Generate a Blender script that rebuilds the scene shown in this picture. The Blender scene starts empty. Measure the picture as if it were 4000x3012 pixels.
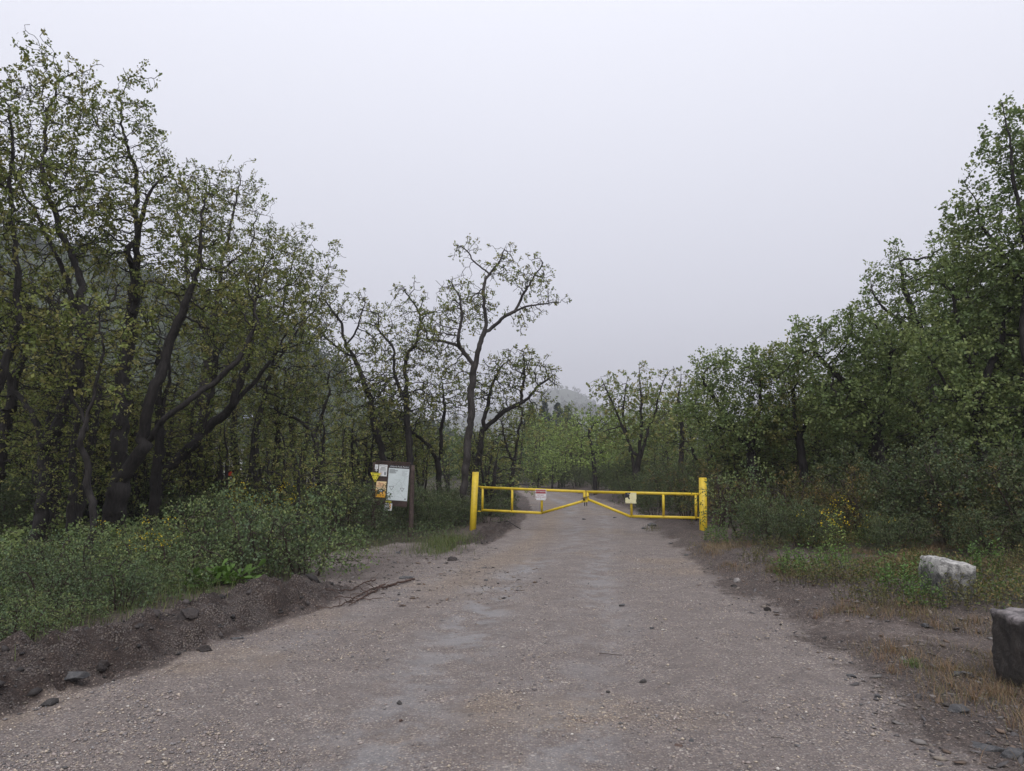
import bpy, bmesh, math, random
import numpy as np
from mathutils import Vector, Matrix

C = bpy.context.scene.collection
R = math.radians
# ------------------------------------------------------------------ camera
F = 2856.0
PITCH = math.atan((1800 - 1506) / F)
EYE = 1.65
CT, ST = math.cos(PITCH), math.sin(PITCH)

def ray(px, py):
    cx, cy = (px - 2000) / F, (1506 - py) / F
    return np.array([cx, CT - cy * ST, ST + cy * CT])

def at(px, py, Y):
    d = ray(px, py)
    return d * (Y / d[1]) + np.array([0, 0, EYE])

def gp(px, py):
    d = ray(px, py)
    t = -EYE / d[2]
    return d[0] * t, d[1] * t

cam_data = bpy.data.cameras.new('camera')
cam_data.sensor_width = 36
cam_data.lens = 36 * F / 4000
cam_data.clip_end = 4000
cam = bpy.data.objects.new('camera', cam_data)
cam.location = (0, 0, EYE)
cam.rotation_euler = (R(90) + PITCH, 0, 0)
C.objects.link(cam)
bpy.context.scene.camera = cam

# ------------------------------------------------------------------ noise
def _hash(ix, iy, seed):
    n = (ix.astype(np.int64) * 374761393 + iy.astype(np.int64) * 668265263 + seed * 974634777) & 0x7fffffff
    n = ((n ^ (n >> 13)) * 1274126177) & 0x7fffffff
    n = n ^ (n >> 16)
    return (n & 0xffff) / 65535.0

def vnoise(x, y, seed=0):
    x = np.asarray(x, float); y = np.asarray(y, float)
    ix, iy = np.floor(x), np.floor(y)
    fx, fy = x - ix, y - iy
    fx = fx * fx * (3 - 2 * fx); fy = fy * fy * (3 - 2 * fy)
    a = _hash(ix, iy, seed); b = _hash(ix + 1, iy, seed)
    c = _hash(ix, iy + 1, seed); d = _hash(ix + 1, iy + 1, seed)
    return (a + (b - a) * fx) * (1 - fy) + (c + (d - c) * fx) * fy

def fbm(x, y, seed=0, oct=4):
    s = 0; a = .5; t = 0
    for k in range(oct):
        s = s + a * vnoise(x, y, seed + k * 17); t += a
        x = x * 2.03 + 5.1; y = y * 2.03 + 3.7; a *= .5
    return s / t - .5

def sstep(a, b, x):
    t = np.clip((x - a) / (b - a), 0, 1)
    return t * t * (3 - 2 * t)

# ------------------------------------------------------------------ ground shape
LE = [gp(*p) for p in [(-700, 3100), (0, 2820), (452, 2655), (904, 2504), (1230, 2387), (1446, 2300), (1700, 2195), (1850, 2140),
                       (1975, 2090), (2043, 2025), (2075, 1975), (2060, 1940), (2020, 1915)]]
RE = [gp(*p) for p in [(3950, 3100), (3616, 2893), (3500, 2766), (3300, 2600), (3130, 2460), (2965, 2369), (2839, 2296), (2712, 2206),
                       (2604, 2097), (2531, 2007), (2440, 1970), (2330, 1940), (2240, 1915)]]
LEy = np.array([p[1] for p in LE]); LEx = np.array([p[0] for p in LE])
REy = np.array([p[1] for p in RE]); REx = np.array([p[0] for p in RE])

def xl(y):
    return np.interp(y, LEy, LEx) + .10 * fbm(y * 1.1, y * 0 + 3.3, 5, 3)

def xr(y):
    return np.interp(y, REy, REx) + .22 * fbm(y * 1.0, y * 0 + 9.1, 6, 3)

def masks(x, y):
    x = np.asarray(x, float); y = np.asarray(y, float)
    u = xl(y) - x              # metres left of the left road edge
    v = x - xr(y)              # metres right of the right road edge
    n = fbm(x * 1.7, y * 1.7, 11, 4)
    wr = .14 + .42 * sstep(-.5, .0, v) * (.5 + .5 * sstep(11, 8, y))
    road = sstep(-wr, wr, -np.maximum(u, v) + n * (.2 + wr))
    road = road * sstep(46, 44, y)
    # ploughed bank along the left edge
    fade = sstep(10.3, 8.9, y + n * .6) * .9 + .75 * sstep(24, 19, y) * sstep(14.2, 15.6, y)
    berm = sstep(.0, .16, u) * sstep(1.25, .85, u + n * .4) * fade
    # dirt landing in front of the notice board
    bx, by = gp(1600, 2165)
    e = ((x - bx + .1) / 1.65) ** 2 + ((y - by) / 2.9) ** 2
    e2 = ((x - (bx + .7)) / 1.6) ** 2 + ((y - (by - 2.6)) / 2.0) ** 2
    path = sstep(1.25, .75, np.minimum(e, e2) + n * .9)
    # trodden line on the right between the two boulders
    ax, ay = gp(3000, 2425); cx, cy = gp(4000, 2545)
    tt = np.clip(((x - ax) * (cx - ax) + (y - ay) * (cy - ay)) / ((cx - ax) ** 2 + (cy - ay) ** 2), 0, 1.6)
    dd = np.hypot(x - ax - tt * (cx - ax), y - ay - tt * (cy - ay))
    trail = sstep(.34, .14, dd + n * .3) * sstep(-.4, .3, v)
    return u, v, road, berm, path, trail, n

def gh(x, y, fine=True):
    x = np.asarray(x, float); y = np.asarray(y, float)
    u, v, road, berm, path, trail, n = masks(x, y)
    z = -.06 * sstep(8, 19, y) + 0 * x
    z = z + .02 * fbm(x * .6, y * .5, 21, 3) * 2
    # left side
    fade = sstep(10.4, 8.8, y + n * .8)
    prof = sstep(.0, .5, u) * (1 - .55 * sstep(.6, 1.5, u))
    z = z + .19 * prof * fade * (1 + .7 * fbm(x * 2.2, y * 2.2, 31, 3))
    z = z - .10 * sstep(.2, .8, u) * sstep(12.5, 15, y) * sstep(30, 22, y)
    z = z + .02 * np.clip(u - 2, 0, 30) * sstep(9, 14, y) * .5
    # right side: small cut bank and slow rise
    z = z + .13 * sstep(.05, .6, v + n * .4) * sstep(6.2, 8, y)
    z = z + .035 * np.clip(v - 1.0, 0, 30) * sstep(6, 9, y)
    # wheel ruts
    w = (x - xl(y)) / np.maximum(xr(y) - xl(y), .5)
    rut = np.exp(-((w - .36) / .07) ** 2) + np.exp(-((w - .66) / .07) ** 2)
    z = z - .025 * rut * road
    if fine:
        off = (1 - road) * (1 - trail) * (1 - .6 * path)
        z = z + off * (.07 * fbm(x * 3.1, y * 3.1, 41, 4) + .05 * fbm(x * 9, y * 9, 43, 3))
        lump = np.clip(fbm(x * 5.5, y * 5.5, 45, 3) - .04, 0, 1)
        z = z + berm * (.62 * lump + .10 * fbm(x * 11, y * 11, 49, 3))
        z = z + road * (.012 * fbm(x * 7, y * 7, 47, 4))
    return z

def g1(x, y):
    return float(gh(np.array([x]), np.array([y]))[0])

# ------------------------------------------------------------------ object helpers
def tag(o, label, cat=None, group=None, kind=None):
    if label: o['label'] = label
    if cat: o['category'] = cat
    if group: o['group'] = group
    if kind: o['kind'] = kind
    return o

def empty(name, loc, label, cat, group=None):
    o = bpy.data.objects.new(name, None)
    C.objects.link(o); o.location = [float(q) for q in loc]
    o.empty_display_size = .2
    return tag(o, label, cat, group)

def np_mesh(name, V, faces, mats, col=None, midx=None, smooth=False):
    """faces: list of (n,k) int arrays"""
    me = bpy.data.meshes.new(name)
    V = np.ascontiguousarray(V, dtype=np.float32)
    me.vertices.add(len(V)); me.vertices.foreach_set('co', V.ravel())
    loops = np.concatenate([f.ravel() for f in faces]).astype(np.int32)
    tot = np.concatenate([np.full(len(f), f.shape[1], np.int32) for f in faces])
    start = np.concatenate([[0], np.cumsum(tot)[:-1]]).astype(np.int32)
    me.loops.add(len(loops)); me.loops.foreach_set('vertex_index', loops)
    me.polygons.add(len(tot)); me.polygons.foreach_set('loop_start', start)
    if smooth: me.polygons.foreach_set('use_smooth', np.ones(len(tot), bool))
    if midx is not None: me.polygons.foreach_set('material_index', midx.astype(np.int32))
    for m in mats: me.materials.append(m)
    if col is not None:
        a = me.color_attributes.new('tint', 'FLOAT_COLOR', 'POINT')
        c4 = np.ones((len(V), 4), np.float32); c4[:, :col.shape[1]] = col
        a.data.foreach_set('color', c4.ravel())
    me.update(calc_edges=True)
    return me

def link(name, me, parent=None, loc=None):
    o = bpy.data.objects.new(name, me); C.objects.link(o)
    if parent is not None: o.parent = parent
    if loc is not None: o.location = [float(q) for q in loc]
    return o

# ------------------------------------------------------------------ materials
class NT:
    def __init__(s, name):
        s.m = bpy.data.materials.new(name); s.m.use_nodes = True
        s.t = s.m.node_tree; s.n = s.t.nodes; s.b = s.n['Principled BSDF']; s.out = s.n['Material Output']
    def new(s, typ, **kw):
        nd = s.n.new(typ)
        for k, v in kw.items():
            if k.startswith('i_'): nd.inputs[k[2:].replace('_', ' ')].default_value = v
            else: setattr(nd, k, v)
        return nd
    def l(s, a, b): s.t.links.new(a, b)
    def mix(s, fac, a, b, blend='MIX'):
        nd = s.n.new('ShaderNodeMix'); nd.data_type = 'RGBA'; nd.blend_type = blend
        for sock, val in ((nd.inputs[0], fac), (nd.inputs[6], a), (nd.inputs[7], b)):
            if isinstance(val, bpy.types.NodeSocket): s.l(val, sock)
            elif isinstance(val, (int, float)): sock.default_value = val
            else: sock.default_value = (*val, 1)
        return nd.outputs[2]
    def math(s, op, a, b=0.0, clamp=False):
        nd = s.n.new('ShaderNodeMath'); nd.operation = op; nd.use_clamp = clamp
        for sock, val in ((nd.inputs[0], a), (nd.inputs[1], b)):
            if isinstance(val, bpy.types.NodeSocket): s.l(val, sock)
            else: sock.default_value = val
        return nd.outputs[0]
    def ramp(s, fac, stops):
        nd = s.n.new('ShaderNodeValToRGB'); e = nd.color_ramp.elements
        while len(e) < len(stops): e.new(.5)
        for el, (p, c) in zip(e, stops):
            el.position = p; el.color = (*c, 1) if len(c) == 3 else c
        s.l(fac, nd.inputs[0]); return nd.outputs[0]
    def noise(s, vec, scale, detail=4, rough=.55, dist=0):
        nd = s.new('ShaderNodeTexNoise'); nd.inputs['Scale'].default_value = scale
        nd.inputs['Detail'].default_value = detail; nd.inputs['Roughness'].default_value = rough
        nd.inputs['Distortion'].default_value = dist
        if vec is not None: s.l(vec, nd.inputs['Vector'])
        return nd.outputs['Fac']
    def bump(s, h, dist, strength=1.0, prev=None):
        nd = s.new('ShaderNodeBump'); nd.inputs['Distance'].default_value = dist; nd.inputs['Strength'].default_value = strength
        s.l(h, nd.inputs['Height'])
        if prev is not None: s.l(prev, nd.inputs['Normal'])
        return nd.outputs[0]

def simple(name, col, rough=.6, var=.25, scale=14, metal=0, bump=.0, dirt=None):
    k = NT(name)
    co = k.new('ShaderNodeTexCoord').outputs['Object']
    n = k.noise(co, scale, 5, .6)
    lo = tuple(c * (1 - var) for c in col); hi = tuple(min(1, c * (1 + var)) for c in col)
    c = k.ramp(n, [(.3, lo), (.7, hi)])
    if dirt:
        n2 = k.noise(co, scale * .35, 6, .7)
        f = k.ramp(n2, [(.52, (0, 0, 0)), (.72, (1, 1, 1))])
        c = k.mix(k.math('MULTIPLY', f, dirt[1]), c, dirt[0])
    k.l(c, k.b.inputs['Base Color'])
    k.b.inputs['Roughness'].default_value = rough; k.b.inputs['Metallic'].default_value = metal
    if bump: k.l(k.bump(k.noise(co, scale * 3, 4), bump), k.b.inputs['Normal'])
    return k.m

def leaf_mat(name, gloss=.55, trans=.22):
    k = NT(name)
    a = k.new('ShaderNodeVertexColor', layer_name='tint').outputs[0]
    k.l(a, k.b.inputs['Base Color'])
    k.b.inputs['Roughness'].default_value = gloss
    k.b.inputs['Specular IOR Level'].default_value = .15
    tr = k.new('ShaderNodeBsdfTranslucent')
    k.l(k.mix(1, a, (1.0, 1.1, .55), 'MULTIPLY'), tr.inputs[0])
    ms = k.new('ShaderNodeMixShader'); ms.inputs[0].default_value = trans
    k.l(k.b.outputs[0], ms.inputs[1]); k.l(tr.outputs[0], ms.inputs[2]); k.l(ms.outputs[0], k.out.inputs[0])
    return k.m

def bark_mat(name, dark, light):
    k = NT(name)
    co = k.new('ShaderNodeTexCoord').outputs['Object']
    mp = k.new('ShaderNodeMapping'); mp.inputs['Scale'].default_value = (1, 1, .22); k.l(co, mp.inputs[0])
    n = k.noise(mp.outputs[0], 26, 6, .65, .6)
    n2 = k.noise(co, 2.2, 3)
    c = k.ramp(n, [(.34, dark), (.68, light)])
    c = k.mix(k.ramp(n2, [(.45, (0, 0, 0)), (.75, (.55, .55, .55))]), c, tuple(x * 1.15 + .006 for x in light))
    k.l(c, k.b.inputs['Base Color']); k.b.inputs['Roughness'].default_value = .75
    k.b.inputs['Specular IOR Level'].default_value = .3
    k.l(k.bump(n, .02), k.b.inputs['Normal'])
    return k.m

M = {}
M['leaf'] = leaf_mat('leaf')
M['blossom'] = leaf_mat('blossom', .6, .25)
M['bark'] = bark_mat('oak_bark', (.007, .006, .006), (.034, .029, .027))
M['bark_pale'] = bark_mat('pale_bark', (.016, .014, .013), (.062, .054, .051))
M['stem'] = bark_mat('shrub_stem', (.02, .014, .010), (.06, .045, .035))
M['yellow'] = simple('yellow_paint', (.60, .43, .022), .5, .14, 9, dirt=((.26, .17, .035), .55))
M['steel'] = simple('dark_steel', (.05, .045, .04), .55, .3, 30, .6)
M['white'] = simple('white_sheet', (.70, .71, .72), .5, .05, 4)
M['paper'] = simple('map_paper', (.60, .66, .67), .45, .06, 6)
M['mapgreen'] = simple('map_green', (.42, .52, .47), .45, .05, 8)
M['grey_ink'] = simple('grey_ink', (.22, .24, .25), .6, .1)
M['black'] = simple('black_ink', (.015, .015, .018), .5, .1)
M['red'] = simple('red_ink', (.32, .035, .045), .5, .08)
M['orange'] = simple('orange_panel', (.78, .42, .09), .5, .05)
M['amber'] = simple('amber_panel', (.72, .36, .03), .5, .05)
M['cream'] = simple('cream_panel', (.80, .60, .33), .5, .05)
M['brightyellow'] = simple('bright_yellow_sign', (.75, .66, .04), .45, .05)
M['pale_yellow'] = simple('pale_yellow_sign', (.68, .64, .38), .5, .06, 20, dirt=((.45, .40, .2), .5))
M['redorange'] = simple('red_orange_paint', (.65, .07, .03), .5, .15)
M['plank'] = simple('brown_plank', (.040, .022, .018), .7, .4, 9, bump=.01)
M['postwood'] = simple('weathered_post', (.060, .040, .034), .8, .5, 14, bump=.02)
M['panel_glass'] = simple('solar_cells', (.20, .23, .29), .25, .1)
M['alu'] = simple('aluminium', (.5, .5, .52), .4, .1, 20, .7)
M['shedwall'] = simple('white_boards', (.62, .62, .60), .7, .08)
M['shedroof'] = simple('grey_roofing', (.18, .18, .19), .8, .1)

def stone_mat(name, dark, light, scale=6, top=None, topz=.0, streak=1.0):
    k = NT(name)
    co = k.new('ShaderNodeTexCoord').outputs['Object']
    mp = k.new('ShaderNodeMapping'); mp.inputs['Scale'].default_value = (1, streak, 1); mp.inputs['Rotation'].default_value = (0, .2, .5); k.l(co, mp.inputs[0])
    n = k.noise(mp.outputs[0], scale, 8, .7, .6)
    n3 = k.noise(co, scale * 7, 4, .7)
    c = k.ramp(k.math('ADD', k.math('MULTIPLY', n, .75), k.math('MULTIPLY', n3, .25)), [(.38, dark), (.62, light)])
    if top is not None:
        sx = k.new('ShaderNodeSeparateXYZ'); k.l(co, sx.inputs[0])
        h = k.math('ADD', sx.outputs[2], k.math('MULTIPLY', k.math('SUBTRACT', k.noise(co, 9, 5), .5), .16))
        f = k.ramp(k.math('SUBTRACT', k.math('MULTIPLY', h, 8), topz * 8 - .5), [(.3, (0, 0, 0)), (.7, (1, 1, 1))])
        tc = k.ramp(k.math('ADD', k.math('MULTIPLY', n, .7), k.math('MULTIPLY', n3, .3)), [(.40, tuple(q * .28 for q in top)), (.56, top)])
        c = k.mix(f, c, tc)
    k.l(c, k.b.inputs['Base Color']); k.b.inputs['Roughness'].default_value = .72
    k.l(k.bump(k.math('ADD', n, k.math('MULTIPLY', n3, .4)), .03), k.b.inputs['Normal'])
    return k.m
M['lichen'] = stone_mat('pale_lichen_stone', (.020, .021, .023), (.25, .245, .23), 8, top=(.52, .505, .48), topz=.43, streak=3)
M['darkstone'] = stone_mat('dark_wet_stone', (.012, .010, .009), (.050, .042, .036), 6, top=(.27, .24, .24), topz=.57, streak=2.5)  # pale top: weathered skin, partly skylight painted into the colour
M['slate'] = stone_mat('grey_slate', (.035, .036, .04), (.13, .125, .125), 9)
M['blackrock'] = stone_mat('black_rock', (.018, .016, .015), (.075, .066, .062), 12)
M['soilclod'] = stone_mat('soil_clod', (.020, .016, .015), (.07, .056, .051), 12)
M['palestone'] = stone_mat('pale_stone', (.14, .13, .125), (.34, .31, .29), 10)
M['redstone'] = stone_mat('brown_stone', (.07, .045, .035), (.18, .12, .10), 10)

# ground: gravel, soil and mud, mixed by the masks stored on the sheet
def ground_mat():
    k = NT('gravel_and_soil')
    co = k.new('ShaderNodeTexCoord').outputs['Object']
    m1 = k.new('ShaderNodeVertexColor', layer_name='tint')
    sp = k.new('ShaderNodeSeparateColor'); k.l(m1.outputs[0], sp.inputs[0])
    road, berm, path = sp.outputs[0], sp.outputs[1], sp.outputs[2]
    m2 = k.new('ShaderNodeVertexColor', layer_name='tone')
    sq = k.new('ShaderNodeSeparateColor'); k.l(m2.outputs[0], sq.inputs[0])
    mud, tan, green = sq.outputs[0], sq.outputs[1], sq.outputs[2]
    stones = ((.0, (.085, .074, .072)), (.22, (.19, .158, .148)), (.42, (.28, .232, .212)), (.58, (.345, .285, .25)), (.72, (.43, .36, .28)), (.86, (.25, .245, .25)), (.95, (.56, .50, .43)))
    def gravel(scale):
        v = k.new('ShaderNodeTexVoronoi'); v.inputs['Scale'].default_value = scale; v.inputs['Randomness'].default_value = 1
        wob = k.new('ShaderNodeMix'); 
        k.l(co, v.inputs['Vector'])
        s = k.new('ShaderNodeSeparateColor'); k.l(v.outputs['Color'], s.inputs[0])
        c = k.ramp(s.outputs[0], stones)
        gap = k.ramp(v.outputs['Distance'], [(.30, (0, 0, 0)), (.62, (1, 1, 1))])
        return c, gap, v.outputs['Distance'], s.outputs[1]
    c1, gap1, d1, r1 = gravel(66)
    c2, gap2, d2, r2 = gravel(34)
    big = k.math('GREATER_THAN', r2, .80)
    big = k.math('MULTIPLY', big, k.math('LESS_THAN', d2, .42))
    nlow = k.noise(co, 1.1, 4); nmid = k.noise(co, 5, 5, .6); nfine = k.noise(co, 160, 3, .7)
    fines = k.ramp(k.math('ADD', k.math('MULTIPLY', nmid, .6), k.math('MULTIPLY', nfine, .4)), [(.3, (.105, .088, .081)), (.7, (.205, .174, .160))])
    grav = k.mix(gap1, c1, fines)
    grav = k.mix(big, grav, c2)
    patch = k.ramp(k.noise(co, 2.3, 6, .65), [(.36, (.25, .25, .25)), (.64, (.92, .92, .92))])
    roadc = k.mix(patch, fines, grav)
    roadc = k.mix(k.math('MULTIPLY', tan, .35), roadc, k.mix(1, roadc, (1.35, 1.18, .86), 'MULTIPLY'))
    mudc = k.ramp(k.math('ADD', k.math('MULTIPLY', nmid, .5), k.math('MULTIPLY', nfine, .5)), [(.3, (.17, .17, .175)), (.7, (.28, .278, .283))])
    mudf = k.math('MULTIPLY', mud, k.ramp(k.noise(co, 1.9, 9, .74), [(.45, (0, 0, 0)), (.56, (1, 1, 1))]))
    roadc = k.mix(k.math('MULTIPLY', mudf, .62), roadc, mudc)
    # dark damp soil with sparse stones
    soil = k.ramp(k.math('ADD', k.math('MULTIPLY', nmid, .6), k.math('MULTIPLY', nfine, .4)), [(.3, (.036, .028, .025)), (.7, (.110, .084, .072))])
    few = k.math('MULTIPLY', k.math('GREATER_THAN', r1, .55), k.math('LESS_THAN', d1, .45))
    soil2 = k.mix(k.math('MULTIPLY', few, .8), soil, k.mix(1, c1, (.62, .58, .57), 'MULTIPLY'))
    bsoil = k.mix(1, soil2, (.43, .385, .365), 'MULTIPLY')
    bermc = k.mix(k.ramp(k.noise(co, 3.1, 5, .6), [(.38, (0, 0, 0)), (.6, (1, 1, 1))]), bsoil, k.mix(gap1, k.mix(.72, c1, (.045, .036, .033)), bsoil))
    pathc = k.mix(k.ramp(nlow, [(.35, (.1, .1, .1)), (.65, (.8, .8, .8))]), k.mix(.5, soil, (.115, .092, .085)), grav)
    litter = k.ramp(k.noise(co, 24, 6, .7), [(.35, (.018, .016, .011)), (.55, (.05, .045, .022)), (.72, (.11, .08, .045))])
    brk = k.math('MULTIPLY', k.math('SUBTRACT', k.noise(co, 7, 7, .75), .5), 1.5)
    def crisp(m, lo=.40, hi=.60): return k.ramp(k.math('ADD', m, brk), [(lo, (0, 0, 0)), (hi, (1, 1, 1))])
    road, berm, path = crisp(road, .3, .7), crisp(berm), crisp(path, .3, .7)
    c = k.mix(green, soil2, litter)
    c = k.mix(path, c, pathc); c = k.mix(berm, c, bermc); c = k.mix(road, c, roadc)
    k.l(c, k.b.inputs['Base Color'])
    rough = k.math('SUBTRACT', .82, k.math('MULTIPLY', mudf, .22))
    k.l(rough, k.b.inputs['Roughness'])
    k.b.inputs['Specular IOR Level'].default_value = .35
    inv1 = k.math('SUBTRACT', 1, d1)
    b1 = k.bump(k.math('MULTIPLY', inv1, k.math('SUBTRACT', 1, k.math('MULTIPLY', mudf, .8))), .010)
    b2 = k.bump(k.math('ADD', k.math('MULTIPLY', nmid, 1.0), k.math('MULTIPLY', nfine, .15)), .03, 1, b1)
    k.l(b2, k.b.inputs['Normal'])
    return k.m
M['ground'] = ground_mat()

# ------------------------------------------------------------------ ground sheet, split into road / bank / path / ground
def axis(lo, hi, fine_lo, fine_hi, step, growth=1.09):
    a = list(np.arange(fine_lo, fine_hi, step))
    s = step; q = a[-1]
    while q < hi: s *= growth; q += s; a.append(q)
    s = step; q = a[0]; pre = []
    while q > lo: s *= growth; q -= s; pre.append(q)
    return np.array(pre[::-1] + a)

GX = axis(-1150, 1150, -6.5, 7.5, .045, 1.07)
ya = [-40, -20, -10, -5, -2, 0, 1.5, 2.5]
q, s = 3.2, .035
while q < 1700:
    ya.append(q); s = max(.035, .0055 * q) if q < 60 else s * 1.1; q += s
GY = np.array(ya)
XX, YY = np.meshgrid(GX, GY)
u, v, road, berm, path, trail, nn_ = masks(XX, YY)
ZZ = gh(XX, YY)
wfrac = (XX - xl(YY)) / np.maximum(xr(YY) - xl(YY), .5)
mud = np.exp(-((wfrac - .40 - .05 * np.sin(YY * .5)) / .075) ** 2) + .8 * np.exp(-((wfrac - .63) / .065) ** 2) + .35 * np.exp(-((wfrac - .12) / .05) ** 2) * sstep(5, 7, YY)
mud = np.clip(mud * (.5 + 1.6 * (fbm(XX * 1.1, YY * .35, 61, 3) + .25)), 0, 1)
tan = np.clip(np.exp(-((wfrac - .22) / .09) ** 2) * sstep(8, 10.5, YY) * 1.0 + sstep(.05, .3, fbm(XX * .8, YY * .8, 63, 3)), 0, 1)
green = np.clip(sstep(1.2, 1.9, u) + sstep(1.6, 2.8, v + nn_) * .8, 0, 1)
pth = np.clip(np.maximum(path, trail * .42), 0, 1)
nv = len(GX)
idx = np.arange(XX.size).reshape(XX.shape)
quads = np.stack([idx[:-1, :-1], idx[:-1, 1:], idx[1:, 1:], idx[1:, :-1]], -1).reshape(-1, 4)
V = np.stack([XX.ravel(), YY.ravel(), ZZ.ravel()], -1)
tint = np.stack([road.ravel(), berm.ravel(), pth.ravel()], -1)
tone = np.stack([mud.ravel(), tan.ravel(), green.ravel()], -1)
fr, fb, fp = [a.ravel()[quads].mean(1) for a in (road, berm, pth)]
cls = np.where(fr > .5, 1, np.where(fb > .5, 2, np.where(fp > .5, 3, 0)))
for kcls, nm, lab in ((0, 'ground', 'dark soil verge and woodland floor'), (1, 'road', 'gravel road leading through the gate'),
                      (2, 'dirt_bank', 'dark ploughed bank of soil along the road'), (3, 'dirt_path', 'trodden grey dirt beside the road')):
    fq = quads[cls == kcls]
    used, invv = np.unique(fq, return_inverse=True)
    me = np_mesh(nm, V[used], [invv.reshape(-1, 4)], [M['ground']], tint[used], smooth=True)
    a = me.color_attributes.new('tone', 'FLOAT_COLOR', 'POINT')
    c4 = np.ones((len(used), 4), np.float32); c4[:, :3] = tone[used]; a.data.foreach_set('color', c4.ravel())
    o = link(nm, me); tag(o, lab, None, None, 'structure')

# ------------------------------------------------------------------ plants: growth by attraction points
def resample(pts, step):
    pts = np.array(pts, float)
    d = np.r_[0, np.cumsum(np.linalg.norm(np.diff(pts, axis=0), axis=1))]
    n = max(2, int(d[-1] / step) + 1)
    t = np.linspace(0, d[-1], n)
    # Catmull-like smoothing through linear interpolation of a smoothed path
    out = np.stack([np.interp(t, d, pts[:, i]) for i in range(3)], -1)
    for _ in range(3):
        out[1:-1] = (out[:-2] + 2 * out[1:-1] + out[2:]) / 4
    return out

def colonize(rng, P, par, A, step, di, dk, maxit=160, jit=.28, trop=.04, cap=14000):
    P = [np.asarray(P, float)]; par = list(par)
    pos = np.zeros((cap + 3000, 3)); n = len(P[0]); pos[:n] = P[0]
    nch = np.zeros(cap + 3000, int)
    for p in par:
        if p >= 0: nch[p] += 1
    A = A.copy()
    nd = np.full(len(A), 1e9); ni = np.zeros(len(A), int)
    def upd(lo, hi):
        nonlocal nd, ni
        for a in range(lo, hi, 400):
            b = min(hi, a + 400)
            D = ((A[:, None, :] - pos[None, a:b]) ** 2).sum(-1)
            j = D.argmin(1); dm = D[np.arange(len(A)), j]
            better = dm < nd
            nd = np.where(better, dm, nd); ni = np.where(better, j + a, ni)
    upd(0, n)
    for it in range(maxit):
        if len(A) == 0 or n >= cap: break
        act = nd < di * di
        if not act.any(): act = nd <= nd.min() * 1.2
        dv = A[act] - pos[ni[act]]
        dv /= np.linalg.norm(dv, axis=1, keepdims=True) + 1e-9
        nodes, inv = np.unique(ni[act], return_inverse=True)
        acc = np.zeros((len(nodes), 3)); np.add.at(acc, inv, dv)
        acc /= np.linalg.norm(acc, axis=1, keepdims=True) + 1e-9
        acc += rng.normal(0, jit, acc.shape); acc[:, 2] += trop
        acc /= np.linalg.norm(acc, axis=1, keepdims=True) + 1e-9
        okn = nch[nodes] < 3
        nodes_ok = nodes[okn]; new = pos[nodes_ok] + acc[okn] * step
        m = len(new)
        pos[n:n + m] = new; par.extend(nodes_ok.tolist()); nch[nodes_ok] += 1
        lo = n; n += m
        if m: upd(lo, n)
        full = nch[ni] >= 3
        keep = (nd > dk * dk) & ~(full & (nd < (dk * 3) ** 2)) & ~(full & (rng.random(len(A)) < .3))
        A = A[keep]; nd = nd[keep]; ni = ni[keep]
    return pos[:n].copy(), np.array(par, int)

def radii(par, rtip, rbase, nroot):
    n = len(par)
    kids = np.zeros(n, int)
    for i in range(n):
        if par[i] >= 0: kids[par[i]] += 1
    tips = max(2, int((kids == 0).sum()) // max(1, nroot))
    e = max(1.55, math.log(tips) / math.log(rbase / rtip))
    acc = [0.0] * n; r = [0.0] * n; main = [-1] * n; best = [0.0] * n
    pl = par.tolist()
    for i in range(n - 1, -1, -1):
        a = acc[i]
        if a == 0: a = rtip ** e
        r[i] = a ** (1 / e)
        p = pl[i]
        if p >= 0:
            acc[p] += a
            if a > best[p]: best[p] = a; main[p] = i
    return np.array(r), np.array(main), kids

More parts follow.
